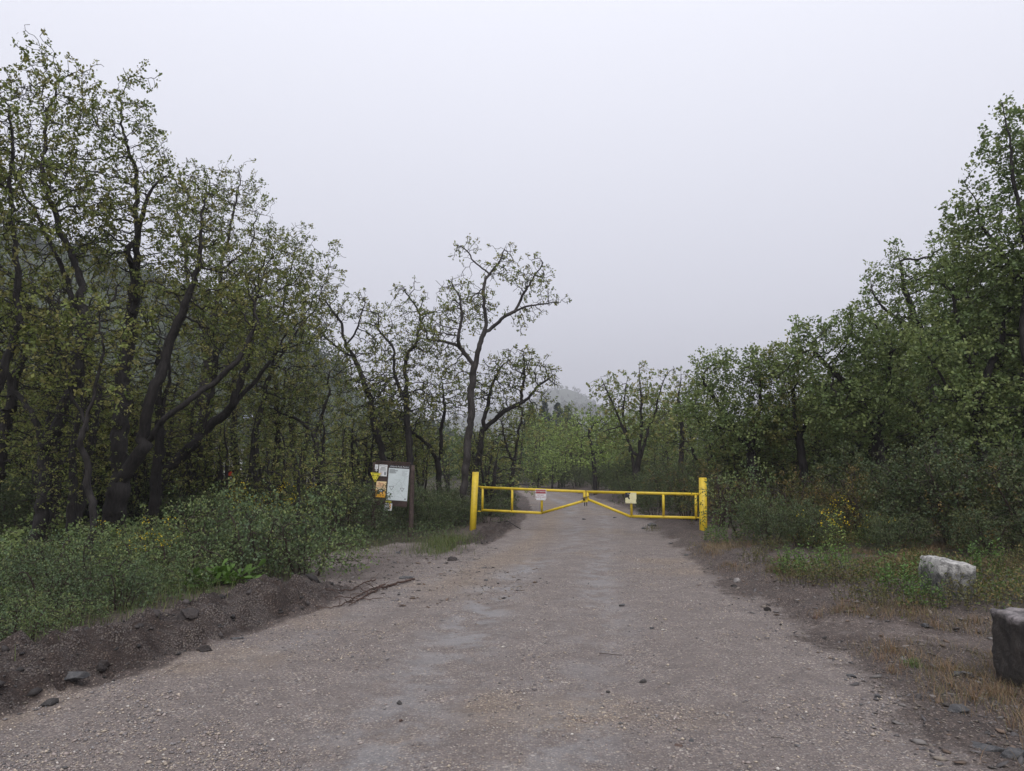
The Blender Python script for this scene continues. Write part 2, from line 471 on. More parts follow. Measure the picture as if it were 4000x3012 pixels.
def tubes(pos, par, r, main, rng, rough=.08, thick=(.045, .014), minr=0.0):
    n = len(pos)
    depth = np.zeros(n, int)
    pl = par.tolist(); dl = [0] * n
    for i in range(n):
        if pl[i] >= 0: dl[i] = dl[pl[i]] + 1
    depth = np.array(dl)
    d = np.zeros((n, 3)); has = par >= 0
    d[has] = pos[has] - pos[par[has]]
    ln = np.linalg.norm(d, axis=1, keepdims=True); d = np.where(ln > 1e-9, d / (ln + 1e-12), 0)
    rootm = ~has
    ismain = np.zeros(n, bool); mm = main[main >= 0]; ismain[mm] = True
    # direction at a node: average with its continuing child
    dd = d.copy()
    hm = main >= 0
    dd[hm] = d[hm] + d[main[hm]]
    dd /= np.linalg.norm(dd, axis=1, keepdims=True) + 1e-12
    # sides per chain
    sides = np.zeros(n, int); ref = np.zeros((n, 3))
    order = np.argsort(depth, kind='stable')
    maxd = depth.max()
    bounds = np.searchsorted(depth[order], np.arange(maxd + 2))
    for k in range(maxd + 1):
        ids = order[bounds[k]:bounds[k + 1]]
        isr = par[ids] < 0
        sc = np.where(r[ids] > thick[0], 9, np.where(r[ids] > thick[1], 5, 3))
        cont = ismain[ids] & ~isr
        pp = np.where(isr, 0, par[ids])
        sides[ids] = np.where(cont, sides[pp], sc)
        base = np.where(isr[:, None], np.array([1, .1, 0]), ref[pp])
        w = base - (base * dd[ids]).sum(1, keepdims=True) * dd[ids]
        bad = np.linalg.norm(w, axis=1) < .05
        w[bad] = np.cross(dd[ids][bad], np.array([.3, .5, .81]))
        ref[ids] = w / (np.linalg.norm(w, axis=1, keepdims=True) + 1e-12)
    Vs, Fs = [], []; off = 0
    seg = has & (r >= minr)
    for S in (9, 5, 3):
        ids = np.where(seg & (sides == S))[0]
        if len(ids) == 0: continue
        ang = np.arange(S) * 2 * math.pi / S
        ca, sa = np.cos(ang), np.sin(ang)
        def rings(c, u, dirv, rad):
            w = np.cross(dirv, u)
            rr = rad[:, None] * (1 + rough * rng.normal(0, 1, (len(rad), S)) * (1 if S > 3 else 0))
            return c[:, None, :] + rr[..., None] * (u[:, None, :] * ca[None, :, None] + w[:, None, :] * sa[None, :, None])
        # own rings for every node that is used at these sides
        p = par[ids]
        cont = ismain[ids]
        need = np.unique(np.r_[ids, p[cont]])
        mp = np.full(n, -1); mp[need] = np.arange(len(need))
        own = rings(pos[need], ref[need], dd[need], r[need])
        nb = ids[~cont]
        startr = rings(pos[par[nb]], ref[nb], d[nb], np.minimum(r[nb] * 1.15, r[par[nb]])) if len(nb) else np.zeros((0, S, 3))
        smap = np.full(n, -1); smap[nb] = np.arange(len(nb)) + len(need)
        allr = np.concatenate([own, startr])
        lowr = np.where(cont, mp[p], smap[ids]); upr = mp[ids]
        j = np.arange(S); j2 = (j + 1) % S
        f = np.stack([lowr[:, None] * S + j, lowr[:, None] * S + j2, upr[:, None] * S + j2, upr[:, None] * S + j], -1).reshape(-1, 4) + off
        Vs.append(allr.reshape(-1, 3)); Fs.append(f); off += allr.shape[0] * S
    return np.concatenate(Vs), Fs

LEAF6 = np.array([[0, 0, 0], [.38, .17, .05], [.74, .27, .03], [1, 0, -.06], [.74, -.27, .03], [.38, -.17, .05]])
LEAF4 = np.array([[0, 0, 0], [.6, .26, .03], [1, 0, -.05], [.6, -.26, .03]])

def leaves(rng, base, dirs, L, colors, simple_leaf=False, upbias=.5, width=1.0, droop=0.0):
    n = len(base)
    d = dirs / (np.linalg.norm(dirs, axis=1, keepdims=True) + 1e-9)
    nm = rng.normal(0, .6, (n, 3)); nm[:, 2] += upbias
    y = np.cross(nm, d); y /= np.linalg.norm(y, axis=1, keepdims=True) + 1e-9
    z = np.cross(d, y)
    T = LEAF4 if simple_leaf else LEAF6
    k = len(T)
    LL = (L * rng.uniform(.6, 1.25, n))[:, None, None] if np.isscalar(L) else L[:, None, None]
    Vv = base[:, None, :] + LL * (T[None, :, 0:1] * d[:, None, :] + width * T[None, :, 1:2] * y[:, None, :] + T[None, :, 2:3] * z[:, None, :])
    i = np.arange(n)[:, None] * k
    if simple_leaf: F_ = [i + np.array([[0, 1, 2, 3]])]
    else: F_ = [np.concatenate([i + np.array([[0, 1, 2, 3]]), i + np.array([[0, 3, 4, 5]])])]
    col = np.repeat(colors, k, axis=0)
    return Vv.reshape(-1, 3), F_, col

def tuft(rng, tips, tdir, k, L, palette, simple_leaf, spread=1.0, upbias=.5, width=1.0, off=.03):
    n = len(tips)
    if n == 0: return None
    b = np.repeat(tips, k, axis=0); td = np.repeat(tdir, k, axis=0)
    dv = td * .55 + rng.normal(0, .62 * spread, b.shape); dv[:, 2] += .10
    b = b + rng.normal(0, off, b.shape)
    pal = np.array(palette)
    # each tuft shares a hue, each leaf varies a little
    w = rng.random((n, 1)); ci = pal[rng.integers(0, len(pal), n)]
    ci = ci * (.80 + .4 * w)
    col = np.repeat(ci, k, axis=0) * rng.uniform(.82, 1.2, (n * k, 1))
    return leaves(rng, b, dv, L, col, simple_leaf, upbias, width)

PAL = {
    'olive': [(0.172, 0.197, 0.062), (0.197, 0.210, 0.065), (0.143, 0.176, 0.057), (0.210, 0.197, 0.073)],
    'green': [(0.149, 0.196, 0.078), (0.170, 0.213, 0.080), (0.129, 0.179, 0.072), (0.192, 0.228, 0.087)],
    'fresh': [(0.221, 0.293, 0.091), (0.247, 0.312, 0.098), (0.195, 0.260, 0.085)],
    'ochre': [(0.163, 0.116, 0.044), (0.105, 0.106, 0.039), (0.088, 0.097, 0.035), (0.136, 0.106, 0.040), (0.081, 0.090, 0.034)],
    'mixed': [(0.168, 0.206, 0.072), (0.203, 0.225, 0.077), (0.144, 0.188, 0.070), (0.231, 0.219, 0.083)],
    'blue': [(0.091, 0.131, 0.070), (0.108, 0.149, 0.078), (0.082, 0.117, 0.066), (0.125, 0.157, 0.076)],
    'mixed_dark': [(0.076, 0.102, 0.051), (0.092, 0.117, 0.053), (0.066, 0.092, 0.049), (0.102, 0.117, 0.056)],
    'shrub': [(0.115, 0.161, 0.072), (0.140, 0.186, 0.077), (0.100, 0.143, 0.068), (0.165, 0.194, 0.079)],
}

def scatter_blob(rng, c, rad, n, clump=.16, nclump=None):
    nclump = nclump or max(8, n // 14)
    q = rng.normal(0, 1, (nclump, 3)); q /= np.linalg.norm(q, axis=1, keepdims=True)
    q *= (rng.random((nclump, 1)) ** .42)
    cl = c + q * rad
    a = cl[rng.integers(0, nclump, n)] + rng.normal(0, 1, (n, 3)) * clump * np.mean(rad)
    return a

def plant_mesh(seed, guides, attr, step=.11, di=1.2, dk=.16, rtip=.0035, rbase=.09, k=6, L=.06, pal='olive', along=.15,
               simple_leaf=False, jit=.28, trop=.03, upbias=.5, spread=1.0, cap=11000, nroot=1, bare=.06, width=1.0, flare=1.0, rough=.07, wig=.017, coarse=0, clear=0, off=.03, taper=1, cgap=3.2):
    """guides: list of point lists in local metres; the first of each root starts at the ground"""
    rng = np.random.default_rng(seed)
    P = []; par = []
    for gi, (gpts, isroot) in enumerate(guides):
        pts = resample(gpts, step)
        m = len(pts)
        wv = np.cumsum(rng.normal(0, wig, (m, 3)), axis=0); wv -= np.linspace(0, 1, m)[:, None] * wv[-1]
        wv[:, 2] *= .4
        pts = pts + wv
        if isroot or not P:
            base = len(P)
            for i in range(m):
                P.append(pts[i]); par.append(-1 if i == 0 else base + i - 1)
        else:
            arr = np.array(P)
            j = int(((arr - pts[0]) ** 2).sum(1).argmin())
            prev = j
            for i in range(1, m):
                P.append(pts[i]); par.append(prev); prev = len(P) - 1
    if clear:
        G = np.array(P); keepm = np.ones(len(attr), bool)
        for a0 in range(0, len(G), 200):
            keepm &= (((attr[:, None] - G[None, a0:a0 + 200]) ** 2).sum(-1) > clear ** 2).all(1)
        attr = attr[keepm]
    if coarse:
        ka = attr[rng.random(len(attr)) < min(1.0, coarse / len(attr))]
        p0, par = colonize(rng, np.array(P), par, ka, step * 1.15, 3.0, step * cgap, jit=jit * 1.1, trop=trop + .05, cap=cap)
        P = list(p0); par = list(par)
    pos, par = colonize(rng, np.array(P), par, attr, step, di, dk, jit=jit, trop=trop, cap=cap)
    r, main, kids = radii(par, rtip, rbase, nroot)
    if flare > 1:
        zb = pos[:, 2] - pos[0, 2]
        r = r * (1 + (flare - 1) * np.exp(-np.clip(zb, 0, None) / .22) * (r > rbase * .5))
    if taper < 1:
        hz = np.clip((pos[:, 2] - pos[0, 2]) / max(.1, pos[:, 2].max() - pos[0, 2]), 0, 1)
        r = np.maximum(r * (1 - (1 - taper) * sstep(.12, .85, hz)), rtip)
    Vt, Ft = tubes(pos, par, r, main, rng, rough)
    has = par >= 0
    d = np.zeros_like(pos); d[has] = pos[has] - pos[par[has]]
    d /= np.linalg.norm(d, axis=1, keepdims=True) + 1e-9
    tips = (kids == 0) & (rng.random(len(pos)) > bare)
    extra = (kids >= 1) & (r < rtip * 2.6) & (rng.random(len(pos)) < along)
    sel = np.where(tips | extra)[0]
    lv = tuft(rng, pos[sel], d[sel], k, L, PAL[pal] if isinstance(pal, str) else pal, simple_leaf, spread, upbias, width, off)
    return (Vt, Ft), lv, pos[sel], d[sel]

def make_plant(name, loc, label, cat, group, wood, lv, bark, leafm=None, parts=('trunk', 'crown')):
    root = empty(name, loc, label, cat, group)
    me = np_mesh(parts[0], wood[0], wood[1], [bark], smooth=True)
    link(parts[0], me, root)
    me2 = np_mesh(parts[1], lv[0], lv[1], [leafm or M['leaf']], lv[2])
    link(parts[1], me2, root)
    return root

def copy_plant(src, loc, rz, sc, label, group=None):
    o = src.copy(); C.objects.link(o)
    o.location = [float(q) for q in loc]; o.rotation_euler = (0, 0, rz); o.scale = sc if hasattr(sc, '__len__') else (sc, sc, sc)
    tag(o, label, None, group)
    for ch in src.children:
        c = ch.copy(); C.objects.link(c); c.parent = o
    return o

def base_at(px, D):
    x = at(px, 2050, D)[0]
    return np.array([x, D, g1(x, D)])

def oak(label, px, D, guides, blobs, seed, n=1200, group=None, bark='bark', name='oak_tree', depth=.85, **kw):
    """guides: lists of (px, py) or (px, py, depth offset); blobs: (px, py, rx, ry[, depth offset]) in photo pixels at distance D"""
    b = base_at(px, D)
    rng = np.random.default_rng(seed + 999)
    s = D / F
    gl = []
    for gi, g in enumerate(guides):
        pts = []
        if gi == 0: pts.append(b.copy() + np.array([0, 0, -.05]))
        off = 0
        for p in g:
            off = p[2] if len(p) > 2 else off + rng.normal(0, .10)
            pts.append(at(p[0], p[1], D + off) )
        gl.append(([q - b for q in pts], gi == 0))
    vols = [bl[2] * bl[3] * (bl[2] + bl[3]) for bl in blobs]; tv = sum(vols)
    A = []
    for bl, vv in zip(blobs, vols):
        off = bl[4] if len(bl) > 4 else 0
        c = at(bl[0], bl[1], D + off) - b
        rad = np.array([bl[2] * s, depth * .5 * (bl[2] + bl[3]) * s, bl[3] * s])
        A.append(scatter_blob(rng, c, rad, int(n * DENS * vv / tv) + 30))
    wood, lv, tp, td = plant_mesh(seed, gl, np.concatenate(A), **kw)
    return make_plant(name, b, label, 'tree', group, wood, lv, M[bark])

DENS = 2.3
# ---- left of the road: sparse young oaks with dark crooked trunks
LK = dict(taper=.5, cgap=2.5, bare=.45, spread=.85, off=.035, k=12, L=.066, pal='olive', along=.16, step=.095, di=.8, dk=.125, rtip=.0056, cap=24000, coarse=420, width=1.25, clear=.28, wig=.021, simple_leaf=True)
oak('tall dark oak at the left edge with trunk curving past the frame', -160, 11,
    [[(-140, 1900), (-60, 1650), (10, 1480), (60, 1250), (55, 1000), (20, 760), (40, 420)], [(10, 1480), (-120, 1200), (-160, 800)]],
    [(20, 560, 130, 420), (-120, 800, 240, 500), (-60, 1250, 200, 220)], 1, n=1500, rbase=.09, **LK)
oak('tall oak with a bending trunk, second in from the left edge', 140, 13,
    [[(190, 1950), (200, 1800), (165, 1640), (90, 1540), (20, 1430), (-20, 1300)], [(190, 1750), (300, 1500), (330, 1250), (270, 950), (180, 650), (220, 330)],
     [(330, 1250), (230, 1000), (90, 750), (110, 520)]],
    [(210, 470, 170, 300), (110, 720, 160, 260), (300, 850, 200, 260), (60, 1200, 200, 200)], 2, n=1750, rbase=.12, **LK)
oak('slender oak rising from the low green bushes with a fork at head height', 360, 11.5,
    [[(355, 1900), (345, 1700), (395, 1560), (430, 1380), (380, 1200)], [(345, 1700), (300, 1560), (250, 1350)]],
    [(330, 1300, 240, 220), (430, 1520, 130, 120)], 3, n=420, rbase=.055, **LK)
oak('thick oak with one straight tall stem and one limb leaning over to the right', 440, 14,
    [[(470, 1900), (530, 1780), (640, 1650), (800, 1530), (930, 1400), (1010, 1260)], [(465, 1880), (465, 1650), (480, 1300), (490, 900), (480, 620), (470, 380)],
     [(490, 1000), (560, 820), (630, 700)], [(560, 1740), (590, 1550), (680, 1300), (760, 1050), (800, 800)]],
    [(480, 480, 130, 260), (590, 680, 130, 190), (420, 850, 200, 280), (720, 900, 190, 280), (900, 1200, 200, 220), (640, 1180, 210, 190)], 4, n=2300, rbase=.20, flare=1.3, **LK)
oak('oak with a bare trunk leaning strongly to the right above the tall shrub', 570, 17,
    [[(620, 1920), (690, 1810), (790, 1720), (900, 1600), (1010, 1450), (1100, 1330)], [(790, 1720), (830, 1560), (850, 1400)], [(900, 1600), (980, 1350), (1000, 1150)]],
    [(1020, 1130, 210, 230), (1130, 1330, 190, 150), (880, 1380, 170, 180)], 5, n=1400, rbase=.135, **LK)
oak('upright oak behind the leaning trunk with its twiggy top against the fog', 715, 20,
    [[(760, 1800), (800, 1600), (830, 1350), (870, 1050), (930, 780), (945, 650)], [(830, 1350), (760, 1150), (700, 900)], [(870, 1050), (970, 980), (1000, 860)]],
    [(900, 820, 140, 210), (1000, 880, 90, 130), (740, 850, 150, 200), (850, 1150, 230, 230)], 6, n=1750, rbase=.16, bark='bark_pale', **LK)
oak('oak whose long limb reaches out to the right over the open sky beside the clearing', 1010, 21,
    [[(1010, 1850), (1000, 1650), (1060, 1450), (1150, 1330), (1240, 1180), (1290, 1040)], [(1060, 1450), (1110, 1200), (1150, 1000)]],
    [(1190, 1060, 150, 170), (1290, 1000, 60, 90), (1110, 1250, 170, 170), (1050, 1500, 190, 160)], 7, n=1500, rbase=.09, **LK)
oak('low arching oak whose crooked limb hooks left over the saplings', 1260, 22,
    [[(1255, 1850), (1230, 1700), (1170, 1640), (1090, 1610)], [(1230, 1700), (1280, 1550), (1290, 1450)]],
    [(1150, 1550, 160, 110), (1290, 1480, 130, 130), (1080, 1640, 90, 80)], 8, n=700, rbase=.10, **LK)
# ---- centre, around the notice board
CK = dict(taper=.85, cgap=2.6, bare=.38, spread=.85, off=.035, k=10, L=.078, pal='olive', along=.12, step=.105, di=.9, dk=.14, rtip=.0072, cap=20000, coarse=240, width=1.25, clear=.24, wig=.021, simple_leaf=True)
oak('oak with a twisted dark limb bending left over the clearing behind the notice board', 1540, 24,
    [[(1520, 1850), (1470, 1650), (1420, 1480), (1385, 1395), (1345, 1350), (1345, 1270), (1310, 1220), (1270, 1170)], [(1385, 1395), (1300, 1340), (1260, 1300)], [(1345, 1350), (1400, 1290), (1420, 1200)]],
    [(1290, 1190, 110, 80), (1250, 1270, 110, 90), (1420, 1210, 90, 80), (1380, 1420, 140, 110), (1460, 1560, 140, 120)], 9, n=1200, rbase=.11, **CK)
oak('oak with two crooked upright stems directly behind the notice board', 1605, 23,
    [[(1600, 1850), (1590, 1620), (1570, 1450), (1590, 1380), (1640, 1320), (1660, 1230), (1590, 1140), (1560, 1110)], [(1585, 1560), (1540, 1450), (1550, 1360), (1480, 1290)]],
    [(1590, 1140, 80, 60), (1650, 1230, 120, 80), (1490, 1260, 110, 90), (1590, 1380, 150, 120), (1560, 1560, 170, 130)], 10, n=1350, rbase=.11, **CK)
oak('tallest oak beside the gate with a straight pale trunk and open forked crown', 1815, 22,
    [[(1832, 1850), (1842, 1600), (1848, 1430), (1880, 1330), (1905, 1270), (1890, 1190), (1900, 1100), (1915, 1065), (1960, 1030), (1980, 950)],
     [(1895, 1300), (1960, 1235), (2030, 1205), (2090, 1190), (2190, 1180)], [(2010, 1215), (2060, 1120), (2100, 1060)], [(1843, 1425), (1790, 1350), (1750, 1338), (1670, 1325)], [(1780, 1345), (1810, 1260), (1800, 1180)],
     [(1915, 1065), (1860, 1030), (1840, 980), (1780, 955)]],
    [(1970, 975, 60, 60), (1950, 1060, 80, 60), (1820, 970, 70, 45), (2080, 1080, 80, 90), (2120, 1180, 100, 50), (2050, 1240, 70, 50), (1800, 1170, 110, 90), (1700, 1300, 120, 80), (1870, 1220, 100, 80), (1780, 1440, 90, 80)],
    11, n=1750, rbase=.115, flare=1.2, bark='bark_pale', depth=.95, **{**CK, 'dk': .14, 'along': .07})
oak('spreading oak behind the tall one, its limb sweeping low toward the road', 1850, 24,
    [[(1862, 1800), (1890, 1680), (1960, 1610), (2040, 1570), (2110, 1500), (2170, 1460)], [(1890, 1680), (1920, 1500), (1960, 1430)], [(2040, 1570), (2050, 1470)]],
    [(2100, 1470, 110, 70), (2010, 1430, 120, 70), (2080, 1560, 90, 50), (1930, 1520, 120, 90), (2150, 1470, 50, 40)], 12, n=1500, rbase=.11, **CK)
oak('thin many stemmed oak beside the road just past the left gate post', 1985, 27,
    [[(1990, 1850), (2010, 1700), (2040, 1600)], [(1995, 1800), (1960, 1650)]],
    [(2020, 1640, 90, 90), (1950, 1700, 80, 80)], 13, n=500, rbase=.08, **CK)
oak('dense low oak filling the gap between the notice board and the tall trunk', 1730, 25,
    [[(1720, 1850), (1690, 1750), (1600, 1680), (1500, 1650)], [(1715, 1800), (1740, 1600), (1730, 1500)]],
    [(1560, 1660, 140, 100), (1730, 1570, 120, 120), (1680, 1740, 110, 90)], 14, n=900, rbase=.10, **CK)
# ---- right of the road: fuller crowns
RK = dict(taper=.75, rtip=.005, off=.055, spread=.9, k=17, L=.076, pal='green', along=.55, step=.115, di=.9, dk=.165, bare=.12, cap=20000, coarse=130, width=1.3, simple_leaf=True)
oak('tall leafy oak rising highest at the right edge', 4080, 13.5,
    [[(4060, 1900), (4010, 1500), (3990, 1100), (3960, 800), (3930, 500), (3910, 400)], [(4010, 1500), (4150, 1000), (4100, 600)], [(3990, 1100), (3850, 900), (3790, 750)]],
    [(3925, 430, 55, 70), (3900, 590, 120, 90), (4060, 620, 140, 240), (3850, 780, 110, 70), (3940, 950, 220, 150), (4120, 1050, 180, 300), (3790, 860, 110, 120), (3830, 650, 70, 90)], 20, n=2100, rbase=.16, **RK)
oak('big rounded oak with dense foliage filling the right edge below the tall crown', 3850, 14,
    [[(3830, 1900), (3800, 1600), (3760, 1350), (3720, 1150)], [(3800, 1600), (3900, 1350), (3920, 1200)], [(3800, 1650), (3650, 1450), (3600, 1350)]],
    [(3800, 1150, 190, 170), (3960, 1350, 170, 230), (3680, 1380, 170, 170), (3850, 1600, 230, 200)], 21, n=2300, rbase=.15, **RK)
oak('spiky topped oak set back with open branching against the sky', 3660, 18,
    [[(3650, 1800), (3640, 1500), (3590, 1300), (3540, 1180), (3510, 1000), (3500, 950)], [(3590, 1300), (3470, 1220), (3400, 1130)]],
    [(3505, 985, 50, 55), (3450, 1080, 95, 85), (3570, 1110, 90, 110), (3700, 1020, 100, 150), (3500, 1260, 170, 120)], 22, n=1300, rbase=.14, **{**RK, 'along': .2})
oak('dark leafy oak with a sloping limb in the middle of the thicket beyond the boulder', 3440, 17,
    [[(3460, 1850), (3420, 1650), (3330, 1520), (3230, 1430), (3170, 1350)], [(3430, 1700), (3470, 1450), (3480, 1330)]],
    [(3250, 1330, 160, 120), (3430, 1400, 180, 150), (3330, 1570, 200, 140), (3130, 1420, 110, 100), (3290, 1230, 45, 40)], 23, n=1900, rbase=.15, **RK)
oak('leafy oak with dark forked limbs standing behind the right gate post', 2960, 19,
    [[(2940, 1850), (2920, 1750), (2860, 1650), (2790, 1540), (2740, 1470)], [(2925, 1770), (2970, 1600), (2970, 1480)], [(2880, 1680), (2790, 1670), (2730, 1650)]],
    [(2810, 1450, 120, 90), (2950, 1470, 130, 110), (2760, 1600, 120, 100), (2920, 1640, 170, 120), (2840, 1390, 50, 35)], 24, n=1700, rbase=.14, **RK)
oak('smaller oak with a rounded crown between the forked oak and the dark thicket', 3130, 18.5,
    [[(3140, 1850), (3110, 1680), (3090, 1500)], [(3120, 1720), (3190, 1560)]],
    [(3070, 1450, 110, 110), (3180, 1560, 130, 120), (3060, 1640, 120, 100)], 25, n=1100, rbase=.11, **{**RK, 'pal': 'mixed'})
SK = dict(k=7, L=.115, pal='mixed', along=.22, step=.14, di=1.1, dk=.18, rtip=.005, coarse=90, width=1.3, simple_leaf=True)
oak('open oak of several straight stems fanning upward beyond the gate', 2500, 30,
    [[(2490, 1880), (2455, 1720), (2390, 1560), (2350, 1480)], [(2490, 1850), (2500, 1650), (2490, 1480), (2500, 1410)], [(2500, 1800), (2560, 1620), (2600, 1470), (2630, 1440)], [(2470, 1780), (2430, 1600), (2450, 1470)]],
    [(2350, 1510, 60, 60), (2420, 1500, 60, 70), (2500, 1450, 55, 60), (2600, 1470, 60, 50), (2500, 1580, 150, 90), (2440, 1690, 130, 80)], 26, n=1200, rbase=.14, **SK)
oak('slim oak with sparse upright twigs beside the fanned stems', 2670, 28,
    [[(2670, 1880), (2665, 1700), (2650, 1560), (2660, 1450)]],
    [(2655, 1470, 40, 50), (2690, 1560, 90, 90), (2640, 1670, 110, 80)], 27, n=800, rbase=.1, **SK)
oak('pale green oak leaning over the far end of the road', 2330, 36,
    [[(2325, 1880), (2315, 1760), (2300, 1680)]], [(2290, 1670, 75, 70), (2350, 1640, 70, 70), (2310, 1760, 95, 70)], 28, n=900, rbase=.11, **{**SK, 'pal': 'fresh'})

# ------------------------------------------------------------------ background trees (a few grown once, then copied)
def generic_tree(seed, h, w, pal, n, L, k=5, along=.2, stems=1, simple_leaf=True, step=.17):
    rng = np.random.default_rng(seed)
    gl = []
    for s_ in range(stems):
        a = rng.random() * 6.28; sp = .25 * w * (stems > 1)
        p0 = np.array([.15 * math.cos(a) * (stems > 1), .15 * math.sin(a) * (stems > 1), -.1])
        p1 = p0 + np.array([sp * .4 * math.cos(a), sp * .4 * math.sin(a), h * .35]); p2 = np.array([sp * math.cos(a), sp * math.sin(a), h * .75])
        gl.append(([p0, p1, p2], True))
    A = np.concatenate([scatter_blob(rng, np.array([rng.normal(0, .18) * w, rng.normal(0, .18) * w, h * z]), np.array([w * .5 * q, w * .5 * q, h * .22]), int(n / 3))
                        for z, q in ((.42, 1), (.62, .95), (.8, .65))])
    A = A[A[:, 2] > .35]
    return plant_mesh(seed, gl, A, step=step, di=1.3, dk=step * 1.35, rtip=.005, rbase=.03 + .011 * h, k=k, L=L, pal=pal, along=along, simple_leaf=simple_leaf, nroot=stems, cap=9000)

bgroup = 'young oaks filling the woodland behind'
sap_lab = {'olive': 'thin stemmed olive sapling in the misty thicket left of the road', 'mixed': 'mid green oak in the woodland belt behind the gate',
           'green': 'leafy dark green oak in the thicket behind the right verge', 'fresh': 'pale fresh green tree at the far end of the road'}
PROTO = {'tall': [generic_tree(141, 7, 2.6, 'olive', 2600, .07, 8, .14, 3, True, .11), generic_tree(142, 7, 2.2, 'olive', 2400, .07, 8, .14, 2, True, .11)]}
for key, args in {'olive': [(101, 3.6, 2.6, 'olive', 1100, .095, 6, .3, 2), (102, 4.4, 2.4, 'olive', 1100, .095, 6, .3, 3), (103, 3.0, 2.8, 'mixed', 1100, .095, 6, .35, 3)],
                  'mixed': [(111, 4.6, 3.4, 'mixed', 1300, .12, 7, .45, 3), (112, 3.8, 3.4, 'green', 1300, .12, 7, .45, 2)],
                  'green': [(121, 5.0, 4.0, 'green', 1700, .085, 11, .5, 2), (122, 4.2, 3.6, 'green', 1600, .085, 11, .5, 3), (123, 4.6, 3.6, 'mixed', 1500, .085, 11, .5, 3)],
                  'fresh': [(131, 4.4, 3.6, 'fresh', 1300, .13, 7, .5, 2), (132, 5.0, 3.2, 'mixed', 1300, .13, 7, .5, 2)]}.items():
    PROTO[key] = [generic_tree(*a) for a in args]
proto_root = {}
def put_bg(key, x, y, sc, rng, group, label, name):
    i = int(rng.integers(0, len(PROTO[key]))); z = g1(x, y)
    if (key, i) not in proto_root:
        wood, lv, _, _ = PROTO[key][i]
        o = make_plant(name, (x, y, z), label, 'tree', group, wood, lv, M['bark'])
        o.scale = (sc, sc, sc * rng.uniform(.9, 1.1)); o.rotation_euler = (0, 0, rng.random() * 6.28)
        proto_root[(key, i)] = o
    else:
        o = copy_plant(proto_root[(key, i)], (x, y, z), rng.random() * 6.28, (sc, sc, sc * rng.uniform(.9, 1.1)), label, group)
    return o

rng = np.random.default_rng(77)
# saplings left: between 17 and 45 m
for t in range(112):
    D = 15 + 30 * rng.random() ** 1.3
    px = rng.uniform(-200, 1480) if t < 62 else (rng.uniform(1450, 1960) if t < 74 else rng.uniform(-350, 750))
    if px > 1300 and D < 23: D += 9
    if px < 950 and D < 18: D += 3
    x = at(px, 1900, D)[0]
    top = 1690 - 160 * rng.random() if px > 700 else 1600 - 250 * rng.random()
    h = (1800 - top) * D / F + EYE
    put_bg('olive', x, D, np.clip(h / 4.0, .6, 2.0), rng, 'olive saplings in the thicket left of the road', sap_lab['olive'], 'oak_sapling')
for px, D, top in ((-90, 14, 800), (250, 15.5, 1000), (600, 16.5, 1100), (400, 18, 980), (120, 17, 900), (820, 21, 1080), (1060, 23, 1230), (960, 24.5, 1180), (1180, 26, 1350), (280, 12.8, 1300)):
    x = at(px, 1900, D)[0]; h = (1800 - top) * D / F + EYE
    put_bg('tall', x, D, h / 7.0, rng, 'slim oaks crowding between the large left trunks', 'slim twiggy oak crowded between the larger trunks on the left', 'slim_oak')
# behind the gate and along the far road
for px, D, top in ((2120, 52, 1640), (2190, 48, 1660), (2260, 56, 1625), (2380, 52, 1630), (2440, 44, 1640), (2560, 42, 1600), (2640, 38, 1590), (2740, 34, 1560), (2210, 70, 1630), (2080, 60, 1600),
                   (2010, 45, 1640), (2330, 64, 1600), (2500, 60, 1560), (2600, 55, 1560), (2150, 44, 1740), (2260, 46, 1720), (2000, 44, 1760), (2390, 40, 1740), (2470, 36, 1760), (2560, 33, 1740), (2640, 30, 1750),
                   (2340, 45, 1790), (2430, 33, 1830), (2520, 29, 1820), (2200, 47, 1800), (2100, 46, 1810), (2280, 50, 1800)):
    x = at(px, 1900, D)[0]; h = (1800 - top) * D / F + EYE
    kk = 'fresh' if D > 43 else 'mixed'
    put_bg(kk, x, D, np.clip(h / 4.3, .35, 1.6), rng, 'trees at the far end of the road' if kk == 'fresh' else 'oaks in the belt behind the gate', sap_lab[kk], 'background_oak')
# right thicket
for t in range(52):
    D = 15.5 + 20 * rng.random() ** 1.4; px = rng.uniform(2760, 4300); D = max(D, 19.5 + 2 * rng.random())
    prof = np.interp(px, [2700, 3000, 3300, 3500, 3700, 3900, 4250], [1560, 1450, 1380, 1300, 1150, 900, 800])
    top = prof + 60 + 260 * rng.random(); x = at(px, 1900, D)[0]; h = (1800 - top) * D / F + EYE
    put_bg('green', x, D, np.clip(h / 4.6, .5, 1.5), rng, 'leafy oaks in the thicket behind the right verge', sap_lab['green'], 'leafy_oak')

